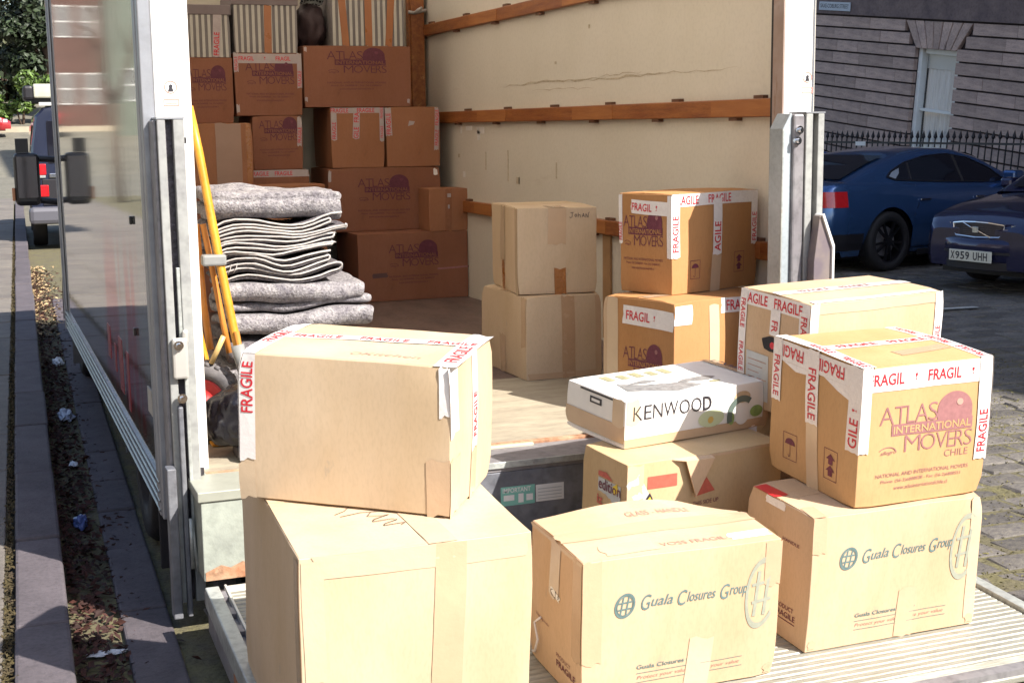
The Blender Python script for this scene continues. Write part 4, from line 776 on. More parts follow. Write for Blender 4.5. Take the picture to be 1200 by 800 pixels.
    H2.tape([('left', (D * 0.48, 0.0), (D * 0.48, 0.14))], 0.05, T_BROWN); H2.tape([('left', (D * 0.47, 0.14), (D * 0.46, H))], 0.09, T_CLEARP); H2.tape([('left', (D - 0.02, 0), (D - 0.02, H))], 0.04, T_CLEARP)
    f = Flat(); m = H2.mp('front', 0.0016); o = (W * 0.66, H * 0.885)
    def S(pts): f.stroke(m, [(o[0] + x * 0.022, o[1] + y * 0.022) for x, y in pts], 0.0028)
    S([(0.1, 1), (0.8, 1.1), (0.5, 1.05), (0.45, 0.2), (0.1, 0), (-0.1, 0.2)]); S([(1.0, 0.5), (1.3, 0.8), (1.5, 0.4), (1.2, 0.2), (1.0, 0.5)]); S([(1.8, 1), (1.75, 0.1)]); S([(1.75, 0.5), (2.2, 0.6), (2.25, 0.05)]); S([(2.6, 0.1), (2.9, 0.9), (3.1, 0.1)]); S([(2.65, 0.4), (3.05, 0.4)]); S([(3.4, 0.0), (3.4, 0.8), (3.9, 0.0), (3.95, 0.9), (4.2, 1.1)])
    f.done('handwriting', I_PEN, H2.root)
    # ---- wall of boxes at the bulkhead
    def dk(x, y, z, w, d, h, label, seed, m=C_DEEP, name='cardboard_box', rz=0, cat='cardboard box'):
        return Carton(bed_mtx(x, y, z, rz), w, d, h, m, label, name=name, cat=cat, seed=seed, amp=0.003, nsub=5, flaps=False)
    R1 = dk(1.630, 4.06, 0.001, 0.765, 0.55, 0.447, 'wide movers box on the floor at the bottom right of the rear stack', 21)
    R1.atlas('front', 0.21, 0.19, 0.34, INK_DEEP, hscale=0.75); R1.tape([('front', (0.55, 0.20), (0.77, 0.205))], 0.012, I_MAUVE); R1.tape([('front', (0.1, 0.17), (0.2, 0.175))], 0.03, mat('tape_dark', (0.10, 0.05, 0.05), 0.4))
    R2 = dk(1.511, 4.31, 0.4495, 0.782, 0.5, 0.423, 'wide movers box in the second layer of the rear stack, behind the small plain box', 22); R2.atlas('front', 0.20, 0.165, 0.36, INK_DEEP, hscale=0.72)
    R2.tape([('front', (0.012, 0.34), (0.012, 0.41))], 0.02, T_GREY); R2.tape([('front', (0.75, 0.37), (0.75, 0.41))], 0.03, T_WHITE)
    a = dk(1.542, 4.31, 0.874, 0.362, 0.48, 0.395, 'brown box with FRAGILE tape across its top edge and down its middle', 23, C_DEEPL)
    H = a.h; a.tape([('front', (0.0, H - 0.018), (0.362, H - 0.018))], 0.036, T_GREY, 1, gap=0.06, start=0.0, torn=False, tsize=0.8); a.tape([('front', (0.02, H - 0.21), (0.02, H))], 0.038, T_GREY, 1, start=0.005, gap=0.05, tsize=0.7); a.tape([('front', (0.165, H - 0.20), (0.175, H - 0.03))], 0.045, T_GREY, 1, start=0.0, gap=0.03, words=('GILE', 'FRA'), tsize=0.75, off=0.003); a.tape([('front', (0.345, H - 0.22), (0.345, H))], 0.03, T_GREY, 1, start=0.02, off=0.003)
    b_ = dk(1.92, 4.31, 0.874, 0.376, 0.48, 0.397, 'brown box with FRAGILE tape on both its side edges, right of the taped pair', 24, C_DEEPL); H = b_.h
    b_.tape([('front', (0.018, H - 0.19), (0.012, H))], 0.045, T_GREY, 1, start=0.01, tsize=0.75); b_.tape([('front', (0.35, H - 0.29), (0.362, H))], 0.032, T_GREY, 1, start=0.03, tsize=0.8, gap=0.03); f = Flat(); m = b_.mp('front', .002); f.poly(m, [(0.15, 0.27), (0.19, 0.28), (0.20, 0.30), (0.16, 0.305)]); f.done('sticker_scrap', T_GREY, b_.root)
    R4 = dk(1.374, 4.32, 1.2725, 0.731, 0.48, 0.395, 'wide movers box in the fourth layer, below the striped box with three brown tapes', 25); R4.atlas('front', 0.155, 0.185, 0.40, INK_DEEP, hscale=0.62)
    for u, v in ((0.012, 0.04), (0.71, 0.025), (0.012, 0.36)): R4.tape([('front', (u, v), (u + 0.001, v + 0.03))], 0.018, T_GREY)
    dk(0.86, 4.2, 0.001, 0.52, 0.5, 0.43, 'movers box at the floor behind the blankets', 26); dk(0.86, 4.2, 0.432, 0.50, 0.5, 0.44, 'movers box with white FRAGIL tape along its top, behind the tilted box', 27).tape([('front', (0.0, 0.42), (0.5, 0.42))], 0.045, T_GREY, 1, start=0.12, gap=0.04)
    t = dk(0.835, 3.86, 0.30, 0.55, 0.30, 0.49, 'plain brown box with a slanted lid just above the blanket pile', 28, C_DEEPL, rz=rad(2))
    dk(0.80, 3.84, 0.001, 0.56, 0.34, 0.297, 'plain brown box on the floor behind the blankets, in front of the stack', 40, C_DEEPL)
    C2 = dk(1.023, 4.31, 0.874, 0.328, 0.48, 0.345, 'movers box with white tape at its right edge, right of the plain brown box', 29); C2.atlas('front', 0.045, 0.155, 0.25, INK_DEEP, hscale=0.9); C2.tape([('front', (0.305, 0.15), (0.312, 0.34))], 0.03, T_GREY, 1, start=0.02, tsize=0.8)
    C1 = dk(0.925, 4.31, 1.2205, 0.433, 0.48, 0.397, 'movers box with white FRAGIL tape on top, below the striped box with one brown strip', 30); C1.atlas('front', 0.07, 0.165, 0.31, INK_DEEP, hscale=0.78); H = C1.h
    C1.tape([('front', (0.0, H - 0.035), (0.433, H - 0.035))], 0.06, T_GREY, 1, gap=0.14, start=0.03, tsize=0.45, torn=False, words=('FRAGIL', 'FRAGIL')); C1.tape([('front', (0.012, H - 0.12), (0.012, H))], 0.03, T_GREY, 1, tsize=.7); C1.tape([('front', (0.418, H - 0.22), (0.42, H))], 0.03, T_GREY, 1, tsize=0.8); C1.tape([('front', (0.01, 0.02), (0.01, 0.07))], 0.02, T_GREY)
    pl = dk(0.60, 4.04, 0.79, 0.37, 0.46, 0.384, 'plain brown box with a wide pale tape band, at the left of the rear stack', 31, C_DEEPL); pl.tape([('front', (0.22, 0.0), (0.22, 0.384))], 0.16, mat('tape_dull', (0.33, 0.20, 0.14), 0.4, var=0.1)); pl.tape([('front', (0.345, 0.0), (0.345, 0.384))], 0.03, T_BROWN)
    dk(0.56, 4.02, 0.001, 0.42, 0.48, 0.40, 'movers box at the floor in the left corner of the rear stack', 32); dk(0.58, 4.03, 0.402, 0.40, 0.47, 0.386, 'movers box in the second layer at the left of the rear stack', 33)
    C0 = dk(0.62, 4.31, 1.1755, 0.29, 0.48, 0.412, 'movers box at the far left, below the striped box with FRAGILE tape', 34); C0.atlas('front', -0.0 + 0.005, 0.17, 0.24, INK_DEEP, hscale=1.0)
    # striped storage boxes with grey lids
    def striped(x, y, z, w, h, label, seed, tapes, left=False):
        c = Carton(bed_mtx(x, y, z, 0), w, 0.40, h, mat('striped_board', (0.22, 0.20, 0.20), 0.8, var=0.1), label, name='storage_box', cat='storage box', seed=seed, amp=0.002, nsub=5, flaps=False)
        f = Flat(); m = c.mp('front', 0.0065); n = int(w / 0.036)
        for k in range(n): f.rect(m, (k + 0.12) * w / n, (k + 0.62) * w / n, 0.0, h, 0)
        f.done('printed_stripes', mat('stripe_cream', (0.50, 0.48, 0.43), 0.8, var=0.1, vscale=15), c.root)
        for u0, u1 in tapes: c.tape([('front', (u0, 0.0), (u1, h))], 0.048, mat('tape_orange', (0.36, 0.14, 0.055), 0.3, var=0.1), off=0.009)
        b = MB(); b.box(-0.008, w + 0.008, -0.010, 0.41, h - 0.002, h + 0.06); b.obj('lid', mat('lid_grey', (0.20, 0.165, 0.17), 0.8, var=0.1), c.root, bevel=0.004)
        return c
    s0 = striped(0.655, 4.33, 1.589, 0.255, 0.265, 'striped storage box with vertical white FRAGILE tape, on the far left of the top row', 35, [])
    s0.tape([('front', (0.16, 0.0), (0.175, 0.265))], 0.05, T_GREY, 1, gap=0.02, start=0.012, tsize=0.7, off=0.009)
    striped(0.934, 4.33, 1.6195, 0.411, 0.30, 'striped storage box with one brown tape strip, second from the left in the top row', 36, [(0.215, 0.22)])
    striped(1.574, 4.33, 1.669, 0.493, 0.40, 'striped storage box with three brown tape strips, beside the timber upright', 37, [(0.09, 0.06), (0.245, 0.245), (0.38, 0.41)])
    # small plain carton on R1
    sm = dk(2.13, 4.065, 0.449, 0.275, 0.235, 0.282, 'small plain brown box standing on the wide bottom movers box', 38, C_DEEPL); sm.tape([('front', (0.13, 0.0), (0.135, 0.28))], 0.045, mat('tape_brown_shiny', (0.30, 0.13, 0.07), 0.15, var=0.15, bump=0.5)); f = Flat(); m = sm.mp('front', 0.0035)
    f.rect(m, 0.125, 0.150, 0.225, 0.25); f.rect(m, 0.128, 0.14, 0.15, 0.175); f.done('tape_glint', T_GREY, sm.root)
    # dark bag with a checked blanket behind the top row
    bb = bmesh.new(); bmesh.ops.create_icosphere(bb, subdivisions=4, radius=1)
    for v in bb.verts:
        p = v.co.copy(); k = 1 + 0.18 * noise.noise(p * 2.2) + 0.08 * noise.noise(p * 6); v.co = Vector((p.x * 0.108 * k, p.y * 0.17 * k, max(p.z, -0.75) * 0.17 * k))
    me = bpy.data.meshes.new('bag_body'); bb.to_mesh(me); bb.free(); me.materials.append(mat('bag_brown', (0.05, 0.03, 0.035), 0.7, var=0.3, vscale=15, bump=0.4)); [setattr(p, 'use_smooth', True) for p in me.polygons]
    o = bpy.data.objects.new('soft_bag', me); COL.objects.link(o); o.location = (1.475, 4.56, 1.797 + ZB); tag(o, 'dark soft bag slumped in the gap between two striped boxes', 'bag')
    m = mat('tartan_base', (0.025, 0.03, 0.045), 0.9); b = MB(); rows = []
    N = 14
    def cl(u, v): return Vector((1.405 + 0.15 * u, 4.50 - 0.09 * sin(pi * v) + 0.02 * noise.noise(Vector((u * 4, v * 4, 0))), 1.945 - 0.0 + 0.13 * v * 0.9 + 0.025 * noise.noise(Vector((u * 3, v * 3, 2)))))
    b.grid([[cl(i / N, k / N) for i in range(N + 1)] for k in range(N + 1)]); o = b.obj('checked_blanket', m, None, True); o.location = (0, 0, ZB); sd = o.modifiers.new('thick', 'SOLIDIFY'); sd.thickness = 0.012
    tag(o, 'dark checked blanket tucked on the soft bag in the top row', 'blanket')
    f = Flat(); q = lambda u, v: cl(u, v) + Vector((0, -0.008, -0.002))
    for k in range(9): f.stroke(q, [(i / 12, 0.06 + k * 0.105) for i in range(13)], 0.03 if k % 3 else 0.06)
    for k in range(7): f.stroke(lambda u, v: cl(u, v) + Vector((0, -0.010, -0.002)), [(0.08 + k * 0.14, i / 12) for i in range(13)], 0.02 if k % 2 else 0.04)
    f.done('checked_lines', mat('tartan_line', (0.42, 0.45, 0.44), 0.9), o)
build_load()

# ------------------------------------------------------------------ blankets, hand truck, bin bag
def ribbon(center, t):
    """closed outline of a sheet of thickness t that follows a 2D centre line"""
    L, R = [], []
    for i, p in enumerate(center):
        a = Vector(center[max(i - 1, 0)]); c = Vector(center[min(i + 1, len(center) - 1)]); d = (c - a).normalized(); n = Vector((-d.y, d.x)) * t / 2
        L.append(Vector(p) + n); R.append(Vector(p) - n)
    return L, R
def serp(layers, L, pitch, rr, wob=0.0, tail=None):
    pts = []
    for k in range(layers):
        z = k * pitch; xs = [L * i / 12 for i in range(13)]
        if k % 2: xs = xs[::-1]
        ln = rr.uniform(0.86, 1.0)
        seg = [(x * ln + (1 - ln) * (L if k % 2 == 0 else 0) * 0, z + wob * noise.noise(Vector((x * 4.2 + k * 1.7, k * 2.1, L * 9 + pitch * 300))) ) for x in xs]
        pts += seg
        if k < layers - 1:
            s = 1 if k % 2 == 0 else -1; cx, cz = seg[-1][0], z + pitch / 2
            pts += [(cx + s * pitch / 2 * sin(pi * j / 6), cz - pitch / 2 * cos(pi * j / 6)) for j in range(1, 6)]
    return pts
def blanket(name, label, x0, x1, y, z, layers, h, kind, dark=False, depth=0.42, seed=0, binding=True):
    rr = random.Random(seed); root = thing(name, label, 'blanket', (0, 0, ZB), group='felt moving blankets in the pile')
    pitch = h / layers; t = pitch * (0.80 if kind == 'fold' else 0.86); k0 = Vector((seed * 3.7, seed * 1.9, 0))
    def wrp(p, a=1.0):
        if kind == 'edge':
            t_ = (p.x - x0) / (x1 - x0); p = p + Vector((0, 0.03 * (1 - t_) ** 2, 0.012 * sin(2.2 * t_ * pi + 0.6) - 0.026 * (max(0, 0.4 - t_) / 0.4) ** 2 + 0.004 * sin(9 * t_ + 30 * p.z)))
        n = noise.noise_vector(p * 3.4 + (k0 if kind == 'fold' else Vector())); n2 = noise.noise_vector(p * 11 + k0)
        return p + a * (Vector((n.x * 0.03, n.y * 0.045, n.z * (0.034 if kind == 'fold' else 0.022))) + n2 * 0.008)
    b = MB(); e = MB(); W = x1 - x0
    if kind == 'fold':      # rounded folds face the opening; run along x
        c = serp(layers, depth, pitch, rr)
        c = [(-(q[0]) + depth, q[1]) for q in c]      # first fold nearest to the opening
        L, R = ribbon(c, t); poly = L + R[::-1]; n = len(poly); NX = 26
        rows = [[wrp(Vector((x0 + W * i / NX + (0.012 * noise.noise(Vector((q.x * 9, q.y * 30, seed)))) * (1 if i in (0, NX) else 0), y + q.x, z + t / 2 + q.y))) for q in poly] for i in range(NX + 1)]
        b.v = [tuple(p) for r in rows for p in r]
        b.f = [(i * n + k, i * n + (k + 1) % n, (i + 1) * n + (k + 1) % n, (i + 1) * n + k) for i in range(NX) for k in range(n)]
        m_ = len(L)
        for i in (0, NX): b.f += [(i * n + k, i * n + k + 1, i * n + n - 2 - k, i * n + n - 1 - k) for k in range(m_ - 1)]
        b.m = [0] * len(b.f)
        for i, s in ((0, -1),):       # binding on the left cut edge
            pass
    else:                   # cut edges face the opening; runs along y
        c = serp(layers, W, pitch, rr, wob=0.011)
        L, R = ribbon(c, t); poly = L + R[::-1]; n = len(poly); NY = 8
        ey = [0.02 * noise.noise(Vector((q.x * 2.5, q.y * 25, seed * 2.2))) for q in poly]
        rows = [[wrp(Vector((x0 + q.x, y + depth * i / NY + ey[k] * (1 - i / NY), z + t / 2 + q.y))) for k, q in enumerate(poly)] for i in range(NY + 1)]
        b.v = [tuple(p) for r in rows for p in r]
        b.f = [(i * n + k, i * n + (k + 1) % n, (i + 1) * n + (k + 1) % n, (i + 1) * n + k) for i in range(NY) for k in range(n)]
        m_ = len(L)
        for i in (0, NY): b.f += [(i * n + k, i * n + k + 1, i * n + n - 2 - k, i * n + n - 1 - k) for k in range(m_ - 1)]
        b.m = [0] * len(b.f)
        if binding:         # stitched pale hem along the cut edge
            pts = [wrp(Vector((x0 + p[0], y - 0.002 + 0.02 * noise.noise(Vector((p[0] * 2.5, p[1] * 25, seed * 2.2))), z + t / 2 + p[1] + t * 0.45))) for p in c]
            e.tube(pts, 0.0042, 5)
    o = b.obj('felt_sheet', BLANKET_DK if dark else (BLANKET_MID if kind == 'edge' else BLANKET), root, True)
    sb = o.modifiers.new('soft', 'SUBSURF'); sb.levels = 1; sb.render_levels = 1
    if e.v:
        for q in range(3 if dark and layers == 3 else 0):
            u = x0 + W * (0.06 + 0.05 * q) ; e.tube([wrp(Vector((u, y - 0.008, z + 0.02))), wrp(Vector((u - 0.004, y - 0.016, z + 0.002))), wrp(Vector((u - 0.012, y - 0.014, z - 0.012)))], 0.0016, 4)
        e.obj('hem', BINDING, root, True)
    return root
blanket('folded_blanket', 'topmost grey felt blanket of the pile, folded into a thick smooth roll', 0.125, 0.63, 0.50, 0.800, 2, 0.122, 'fold', seed=1)
blanket('folded_blanket', 'grey blanket with many pale hemmed folds, second from the top of the pile', 0.145, 0.62, 0.47, 0.735, 5, 0.066, 'edge', seed=2)
blanket('folded_blanket', 'grey blanket with loose sagging hem, third from the top of the pile', 0.14, 0.61, 0.475, 0.675, 4, 0.060, 'edge', seed=3)
blanket('folded_blanket', 'dark grey blanket with fringe threads below the sagging hem, fourth from the top', 0.155, 0.60, 0.475, 0.618, 3, 0.058, 'edge', dark=True, seed=4)
blanket('folded_blanket', 'thin grey blanket between the fringed one and the twisted one in the pile', 0.155, 0.63, 0.478, 0.578, 2, 0.042, 'edge', dark=True, seed=10)
blanket('folded_blanket', 'grey felt blanket with a soft twisted end, sixth from the top of the pile', 0.165, 0.70, 0.475, 0.502, 2, 0.076, 'fold', seed=5)
blanket('folded_blanket', 'grey felt blanket rolled with a spiral end, seventh from the top of the pile', 0.165, 0.715, 0.46, 0.375, 3, 0.128, 'fold', seed=6)
blanket('folded_blanket', 'dark edged grey blanket below the rolled one, just above the askew box', 0.15, 0.70, 0.47, 0.27, 2, 0.104, 'fold', dark=True, seed=7)
blanket('folded_blanket', 'grey blanket second from the bottom of the pile, hidden behind the askew box', 0.15, 0.70, 0.48, 0.14, 2, 0.128, 'fold', seed=8)
blanket('folded_blanket', 'bottom blanket of the pile, lying on the truck floor', 0.15, 0.70, 0.48, 0.004, 2, 0.134, 'fold', seed=9)

def build_hand_truck():
    t = thing('hand_truck', 'yellow tubular sack barrow leaning inside the left door post', 'hand truck', (0, 0, ZB))
    b = MB()
    for dx, dy in ((0.0, 0.0), (-0.10, 0.22)):
        b.tube([(0.060 + dx, 0.47 + dy, 1.22), (0.083 + dx, 0.44 + dy, 1.06), (0.105 + dx, 0.40 + dy, 0.86), (0.128 + dx, 0.36 + dy, 0.66), (0.160 + dx, 0.32 + dy, 0.42), (0.195 + dx, 0.28 + dy, 0.20), (0.215 + dx, 0.26 + dy, 0.03)], 0.0155, 12)
    b.obj('frame_tube', YELLOW, t, True)
    b = MB()
    b.tube([(0.085, 0.44, 0.80), (0.108, 0.42, 0.64), (0.135, 0.40, 0.44), (0.15, 0.38, 0.33)], 0.011, 8); b.tube([(0.062, 0.45, 0.80), (0.075, 0.44, 0.5), (0.09, 0.43, 0.34)], 0.013, 8)
    b.tube([(0.165, 0.30, 0.42), (0.192, 0.28, 0.22), (0.205, 0.26, 0.10)], 0.010, 8)
    b.obj('brace', mat('orange_paint', (0.62, 0.24, 0.04), 0.4, var=0.25, vscale=15), t, True)
    b = MB(); b.tube([(0.08, 0.36, 0.30), (0.125, 0.34, 0.40)], 0.010, 8); b.obj('strut', mat('pale_yellow', (0.72, 0.50, 0.2), 0.4, var=0.2), t, True)
    b = MB(); b.box(0.062, 0.148, 0.335, 0.385, 0.655, 0.695); b.obj('strap', STRAP, t, bevel=0.008)
    b = MB(); b.tube([(0.166, 0.30, 0.37), (0.185, 0.283, 0.27)], 0.024, 12); b.obj('tape_wrap', STRAP, t, True)
    b = MB(); b.box(0.06, 0.30, 0.30, 0.44, 0.004, 0.014); b.obj('toe_plate', YELLOW, t, bevel=0.003)
    b = MB(); b.tube([(0.03, 0.40, 0.15), (0.3, 0.47, 0.15)], 0.011, 8); b.obj('axle', MID_METAL, t, True)
    M_ = Matrix.Translation((0.055, 0.40, 0.152)) @ Matrix.Rotation(rad(78), 4, 'Z') @ Matrix.Rotation(pi / 2, 4, 'X') @ Matrix.Rotation(rad(35), 4, 'Y')
    M_ = Matrix.Translation((0.055, 0.40, 0.152)) @ Matrix.Rotation(rad(-28), 4, 'Z') @ Matrix.Rotation(pi / 2, 4, 'X')
    r, w = 0.150, 0.075
    b = MB(); prof = []
    b.lathe([(r * 0.58, -w * 0.30), (r * 0.72, -w * 0.5), (r * 0.90, -w * 0.46), (r, -w * 0.2), (r, w * 0.2), (r * 0.90, w * 0.46), (r * 0.72, w * 0.5), (r * 0.58, w * 0.30)], 48, T=M_, close=True)
    for k in range(24):
        a = 2 * pi * k / 24; q = M_ @ Matrix.Rotation(a, 4, 'Z')
        for s in (-1, 1): b.box(r * 0.90, r * 1.02, -0.009, 0.009, -w * 0.40 if s < 0 else w * 0.12, -w * 0.12 if s < 0 else w * 0.40, T=q @ Matrix.Rotation(0.08 * s, 4, 'Z'))
    tyre = b.obj('wheel', TYRE, t, True); 
    b = MB(); b.lathe([(0.0, w * 0.42), (r * 0.16, w * 0.42), (r * 0.2, w * 0.2), (r * 0.45, w * 0.16), (r * 0.54, w * 0.36), (r * 0.60, w * 0.38), (r * 0.60, -w * 0.38), (0.0, -w * 0.3)], 32, T=M_); b.obj('rim', RED_RIM, tyre, True)
build_hand_truck()
def build_bag():
    bb = bmesh.new(); bmesh.ops.create_icosphere(bb, subdivisions=5, radius=1)
    for v in bb.verts:
        p = v.co.copy(); k = 1 + 0.16 * noise.noise(p * 1.7 + Vector((3, 0, 0)))
        rdg = abs(noise.noise(Vector((p.x * 3 + p.z * 2.5, p.y * 3, p.z * 1.2 - p.x * 1.5)) * 1.3)); k += 0.10 * rdg - 0.05 + 0.03 * abs(noise.noise(p * 9))
        v.co = Vector((p.x * 0.17 * k, p.y * 0.125 * k, (p.z if p.z > -0.55 else -0.55 + (p.z + 0.55) * 0.1) * 0.135 * k))
    me = bpy.data.meshes.new('bin_bag'); bb.to_mesh(me); bb.free(); me.materials.append(BAG); [setattr(p, 'use_smooth', True) for p in me.polygons]
    o = bpy.data.objects.new('bin_bag', me); COL.objects.link(o); o.location = (0.165, 0.17, 0.126 + ZB); tag(o, 'black crumpled plastic bag at the foot of the yellow hand truck', 'bag')
    b = MB(); b.box(0.108, 0.30, 0.02, 0.16, 0.002, 0.05); o = b.obj('bag_prop', BLACK_PLASTIC, None, bevel=0.01); o.location = (0, 0, ZB); o.name = 'rubber_wedge'; tag(o, 'black rubber wedge under the front of the crumpled plastic bag', 'wedge')
build_bag()

# ------------------------------------------------------------------ street
def camber(x): return -0.012 * min(11, max(0, x - 4))
KA = rad(-1.745)                      # the kerb runs a little out of line with the truck
def build_street():
    def gz(y): return -0.03 if y < 50 else -0.03 + (y - 50) * math.tan(rad(6.2))
    b = MB(); xs = [-150, -40, -10, 0, 4, 15, 40, 150]; ys = [-120, -40, -10, 0, 10, 20, 30, 40, 48, 50, 54, 60, 80, 120, 200]
    b.grid([[(x, y, gz(y) + camber(x)) for x in xs] for y in ys]); road = tag(b.obj('road', mat('road_far', (0.19, 0.175, 0.135), 0.85, col2=(0.14, 0.13, 0.10), vscale=0.8, fine=0.35, fscale=9, bump=0.5, bscale=12, streak=((0.17, 0.17, 0.10), (0.25, 3, 1), 0.1))), kind='structure')
    b = MB(); b.grid([[(x, y, camber(x) - 0.010 + 0.005 * noise.noise(Vector((x, y, 0)))) for x in [-0.6 + k * 0.35 for k in range(50)]] for y in [-2.2 + k * 0.4 for k in range(48)]])
    tag(b.obj('joint_fill', DIRT, road, True), kind='stuff')
    # setts: four shared stones, the nearest visible ones each an object, the rest one mesh
    rr = random.Random(5)
    def stone(k):
        r2 = random.Random(k); b = MB(); c = 0.07
        bt = [(-.5, -.5), (.5, -.5), (.5, .5), (-.5, .5)]
        j = lambda a: a + r2.uniform(-0.035, 0.035)
        v0 = [Vector((j(x), j(y), -1)) for x, y in bt]; v1 = [Vector((v.x, v.y, -0.16 + r2.uniform(-.05, .05))) for v in v0]; v2 = [Vector((v.x * (1 - c * 1.2), v.y * (1 - c * 2.0), r2.uniform(-0.06, 0.06))) for v in v0]
        ctr = Vector((0, 0, 0.10)); vs = v0 + v1 + v2 + [ctr]
        fs = [(i, (i + 1) % 4, 4 + (i + 1) % 4, 4 + i) for i in range(4)] + [(4 + i, 4 + (i + 1) % 4, 8 + (i + 1) % 4, 8 + i) for i in range(4)] + [(8 + i, 8 + (i + 1) % 4, 12) for i in range(4)]
        b.add(vs, fs); return b, b.data('sett', COBBLE, False)
    stones = [stone(k) for k in range(5)]
    cand = []
    cx, cy = -0.69, -4.58
    y = -1.9
    while y < 15:
        dw = 0.165 * rr.uniform(0.92, 1.08); x = -0.5 + rr.uniform(0, 0.25)
        while x < 11.5:
            L = rr.uniform(0.20, 0.34)
            kerbx = -0.5 + (y + 0.45) * 0.0305
            left = kerbx + 0.35 < x < 0.35
            right = x > 2.2 and x + L > 2.3 + max(0, (y + 4.58)) * 0.10
            if (left or right) and not (x > 0.2 and x < 2.25 and y > -1.9):
                if left: L = min(L * 1.25, 0.4)
                cand.append((x + L / 2, y + dw / 2, L - 0.022, dw - 0.020, left))
            x += L
        y += dw
    def shows(c):    # how large it shows, only those inside the picture
        dx, dy = c[0] - cx, c[1] - cy; dep = 0.361 * dx + 0.919 * dy; lat = 0.930 * dx - 0.367 * dy
        if dep < 2.2: return 0
        u = lat / dep
        if c[4]: ok = -0.40 < u < -0.24 and dep > 4.2
        else: ok = 0.315 < u < 0.40 and dep > 3.9
        return (1 if ok else 0) / dep
    cand.sort(key=shows, reverse=True)
    jm = MB()
    for i, (x, y, L, w, lf) in enumerate(cand):
        k = rr.randrange(5); ht = 0.05; z = camber(x) - 0.004 + rr.uniform(-0.006, 0.006); rz = rr.uniform(-0.03, 0.03); tx, ty = rr.uniform(-0.02, 0.02), rr.uniform(-0.02, 0.02)
        if i < 300: place(stones[k][1], 'sett', road, (x, y, z), (tx, ty, rz), (L, w, ht))
        else:
            Mx = Matrix.Translation((x, y, z)) @ Matrix.Rotation(rz, 4, 'Z') @ Matrix.Diagonal((L, w, ht, 1))
            jm.add([Mx @ Vector(p) for p in stones[k][0].v], stones[k][0].f)
    tag(jm.obj('sett_paving', COBBLE, road), kind='stuff')
    # painted bay line
    b = MB(); b.add([(5.2, 5.30, 0.0), (7.7, 5.22, -0.028), (7.7, 5.30, -0.028), (5.2, 5.38, 0.0)], [(0, 1, 2, 3)]); tag(b.obj('bay_line', mat('line_paint', (0.55, 0.54, 0.5), 0.7, var=0.4, vscale=25), road), kind='structure')
    # kerb and pavement (local y runs along the kerb)
    kerb = tag(thing('kerb', None, None, (-0.5, -0.45, 0), KA), kind='structure')
    y = -2.6; k = 0
    while y < 29:
        L = rr.uniform(0.85, 1.15); b = MB(); b.box(-0.165 + rr.uniform(-.004, .004), rr.uniform(-0.006, 0.004), y, y + L - 0.016, -0.05, 0.12 + rr.uniform(-0.004, 0.004))
        b.obj('kerbstone', KERB, kerb, bevel=0.012); y += L
    b = MB(); b.box(-0.16, -0.005, 29.0, 29.6, -0.05, 0.10); b.obj('kerbstone', mat('kerb_yellow', (0.5, 0.42, 0.2), 0.8, var=0.2), kerb, bevel=0.02)
    gut = tag(thing('gutter', None, None, (-0.5, -0.45, 0), KA), kind='structure'); y = -2.3
    while y < 10:
        L = rr.uniform(0.5, 0.8); b = MB(); b.box(0.17, 0.33, y, y + L - 0.012, -0.05, 0.004 + rr.uniform(-0.004, 0.004)); b.obj('gutter_slab', KERB, gut, bevel=0.01); y += L
    pav = tag(thing('pavement', None, None, (-0.5, -0.45, 0), KA), kind='structure')
    x = -0.195
    for col, wd_ in enumerate((0.45, 0.62, 0.6, 0.62)):
        y = -2.6 + rr.uniform(0, 0.4)
        while y < 29:
            L = rr.uniform(0.7, 1.0); b = MB(); b.box(x - wd_ + 0.012, x, y, y + L - 0.012, 0.0, 0.112 + rr.uniform(-0.004, 0.004)); b.obj('paving_slab', FLAG, pav, bevel=0.006); y += L
        x -= wd_
    b = MB(); b.box(-6, -0.19, -2.6, 29.3, -0.03, 0.098); b.obj('pavement_bed', DIRT, pav)
    # moss in the joint behind the kerb, dry leaves in the gutter
    def scatter(name, m, n, fn, s0, s1, parent=None, up=0.3):
        b = MB()
        for i in range(n):
            p = Vector(fn()); a = rr.uniform(0, 2 * pi); s = rr.uniform(s0, s1); tl = Vector((rr.uniform(-up, up), rr.uniform(-up, up), 1)).normalized()
            u = Vector((cos(a), sin(a), 0)); u = (u - u.dot(tl) * tl).normalized(); v = tl.cross(u)
            b.add([p - u * s, p + v * s * 0.45, p + u * s, p - v * s * 0.45 + tl * s * 0.25], [(0, 1, 2, 3)])
        return tag(b.obj(name, m, parent), kind='stuff')
    kx = lambda y: -0.5 + (y + 0.45) * 0.0305
    def mo():
        y = -1.2 + 18 * rr.random() ** 1.7; return (kx(y) - 0.18 + rr.gauss(0, 0.008), y, 0.112 + rr.uniform(0, 0.008))
    scatter('moss', MOSS, 5000, mo, 0.004, 0.012, up=0.9)
    def lv():
        y = -1.6 + 14 * rr.random() ** 1.5; d = abs(rr.gauss(0, 0.11)); return (kx(y) + 0.01 + d, y, 0.0 + rr.uniform(0, 0.02) * max(0, 1 - d * 4))
    scatter('leaf_litter', LEAF_DRY, 4500, lv, 0.008, 0.026, up=0.8)
    scatter('leaf_litter', mat('pale_leaf', (0.42, 0.30, 0.16), 0.8, island=0.4), 500, lambda: (kx(yy := rr.uniform(7, 13)) + abs(rr.gauss(0.06, 0.09)), yy, rr.uniform(0, 0.02)), 0.012, 0.03, up=0.6)
    scatter('joint_moss', mat('moss_joint', (0.14, 0.125, 0.045), 0.95, island=0.5), 16000, lambda: (rr.uniform(2.35, 6.0), rr.uniform(-1.6, 3.5), -0.006 + rr.uniform(0, 0.006)), 0.004, 0.011, up=0.9)
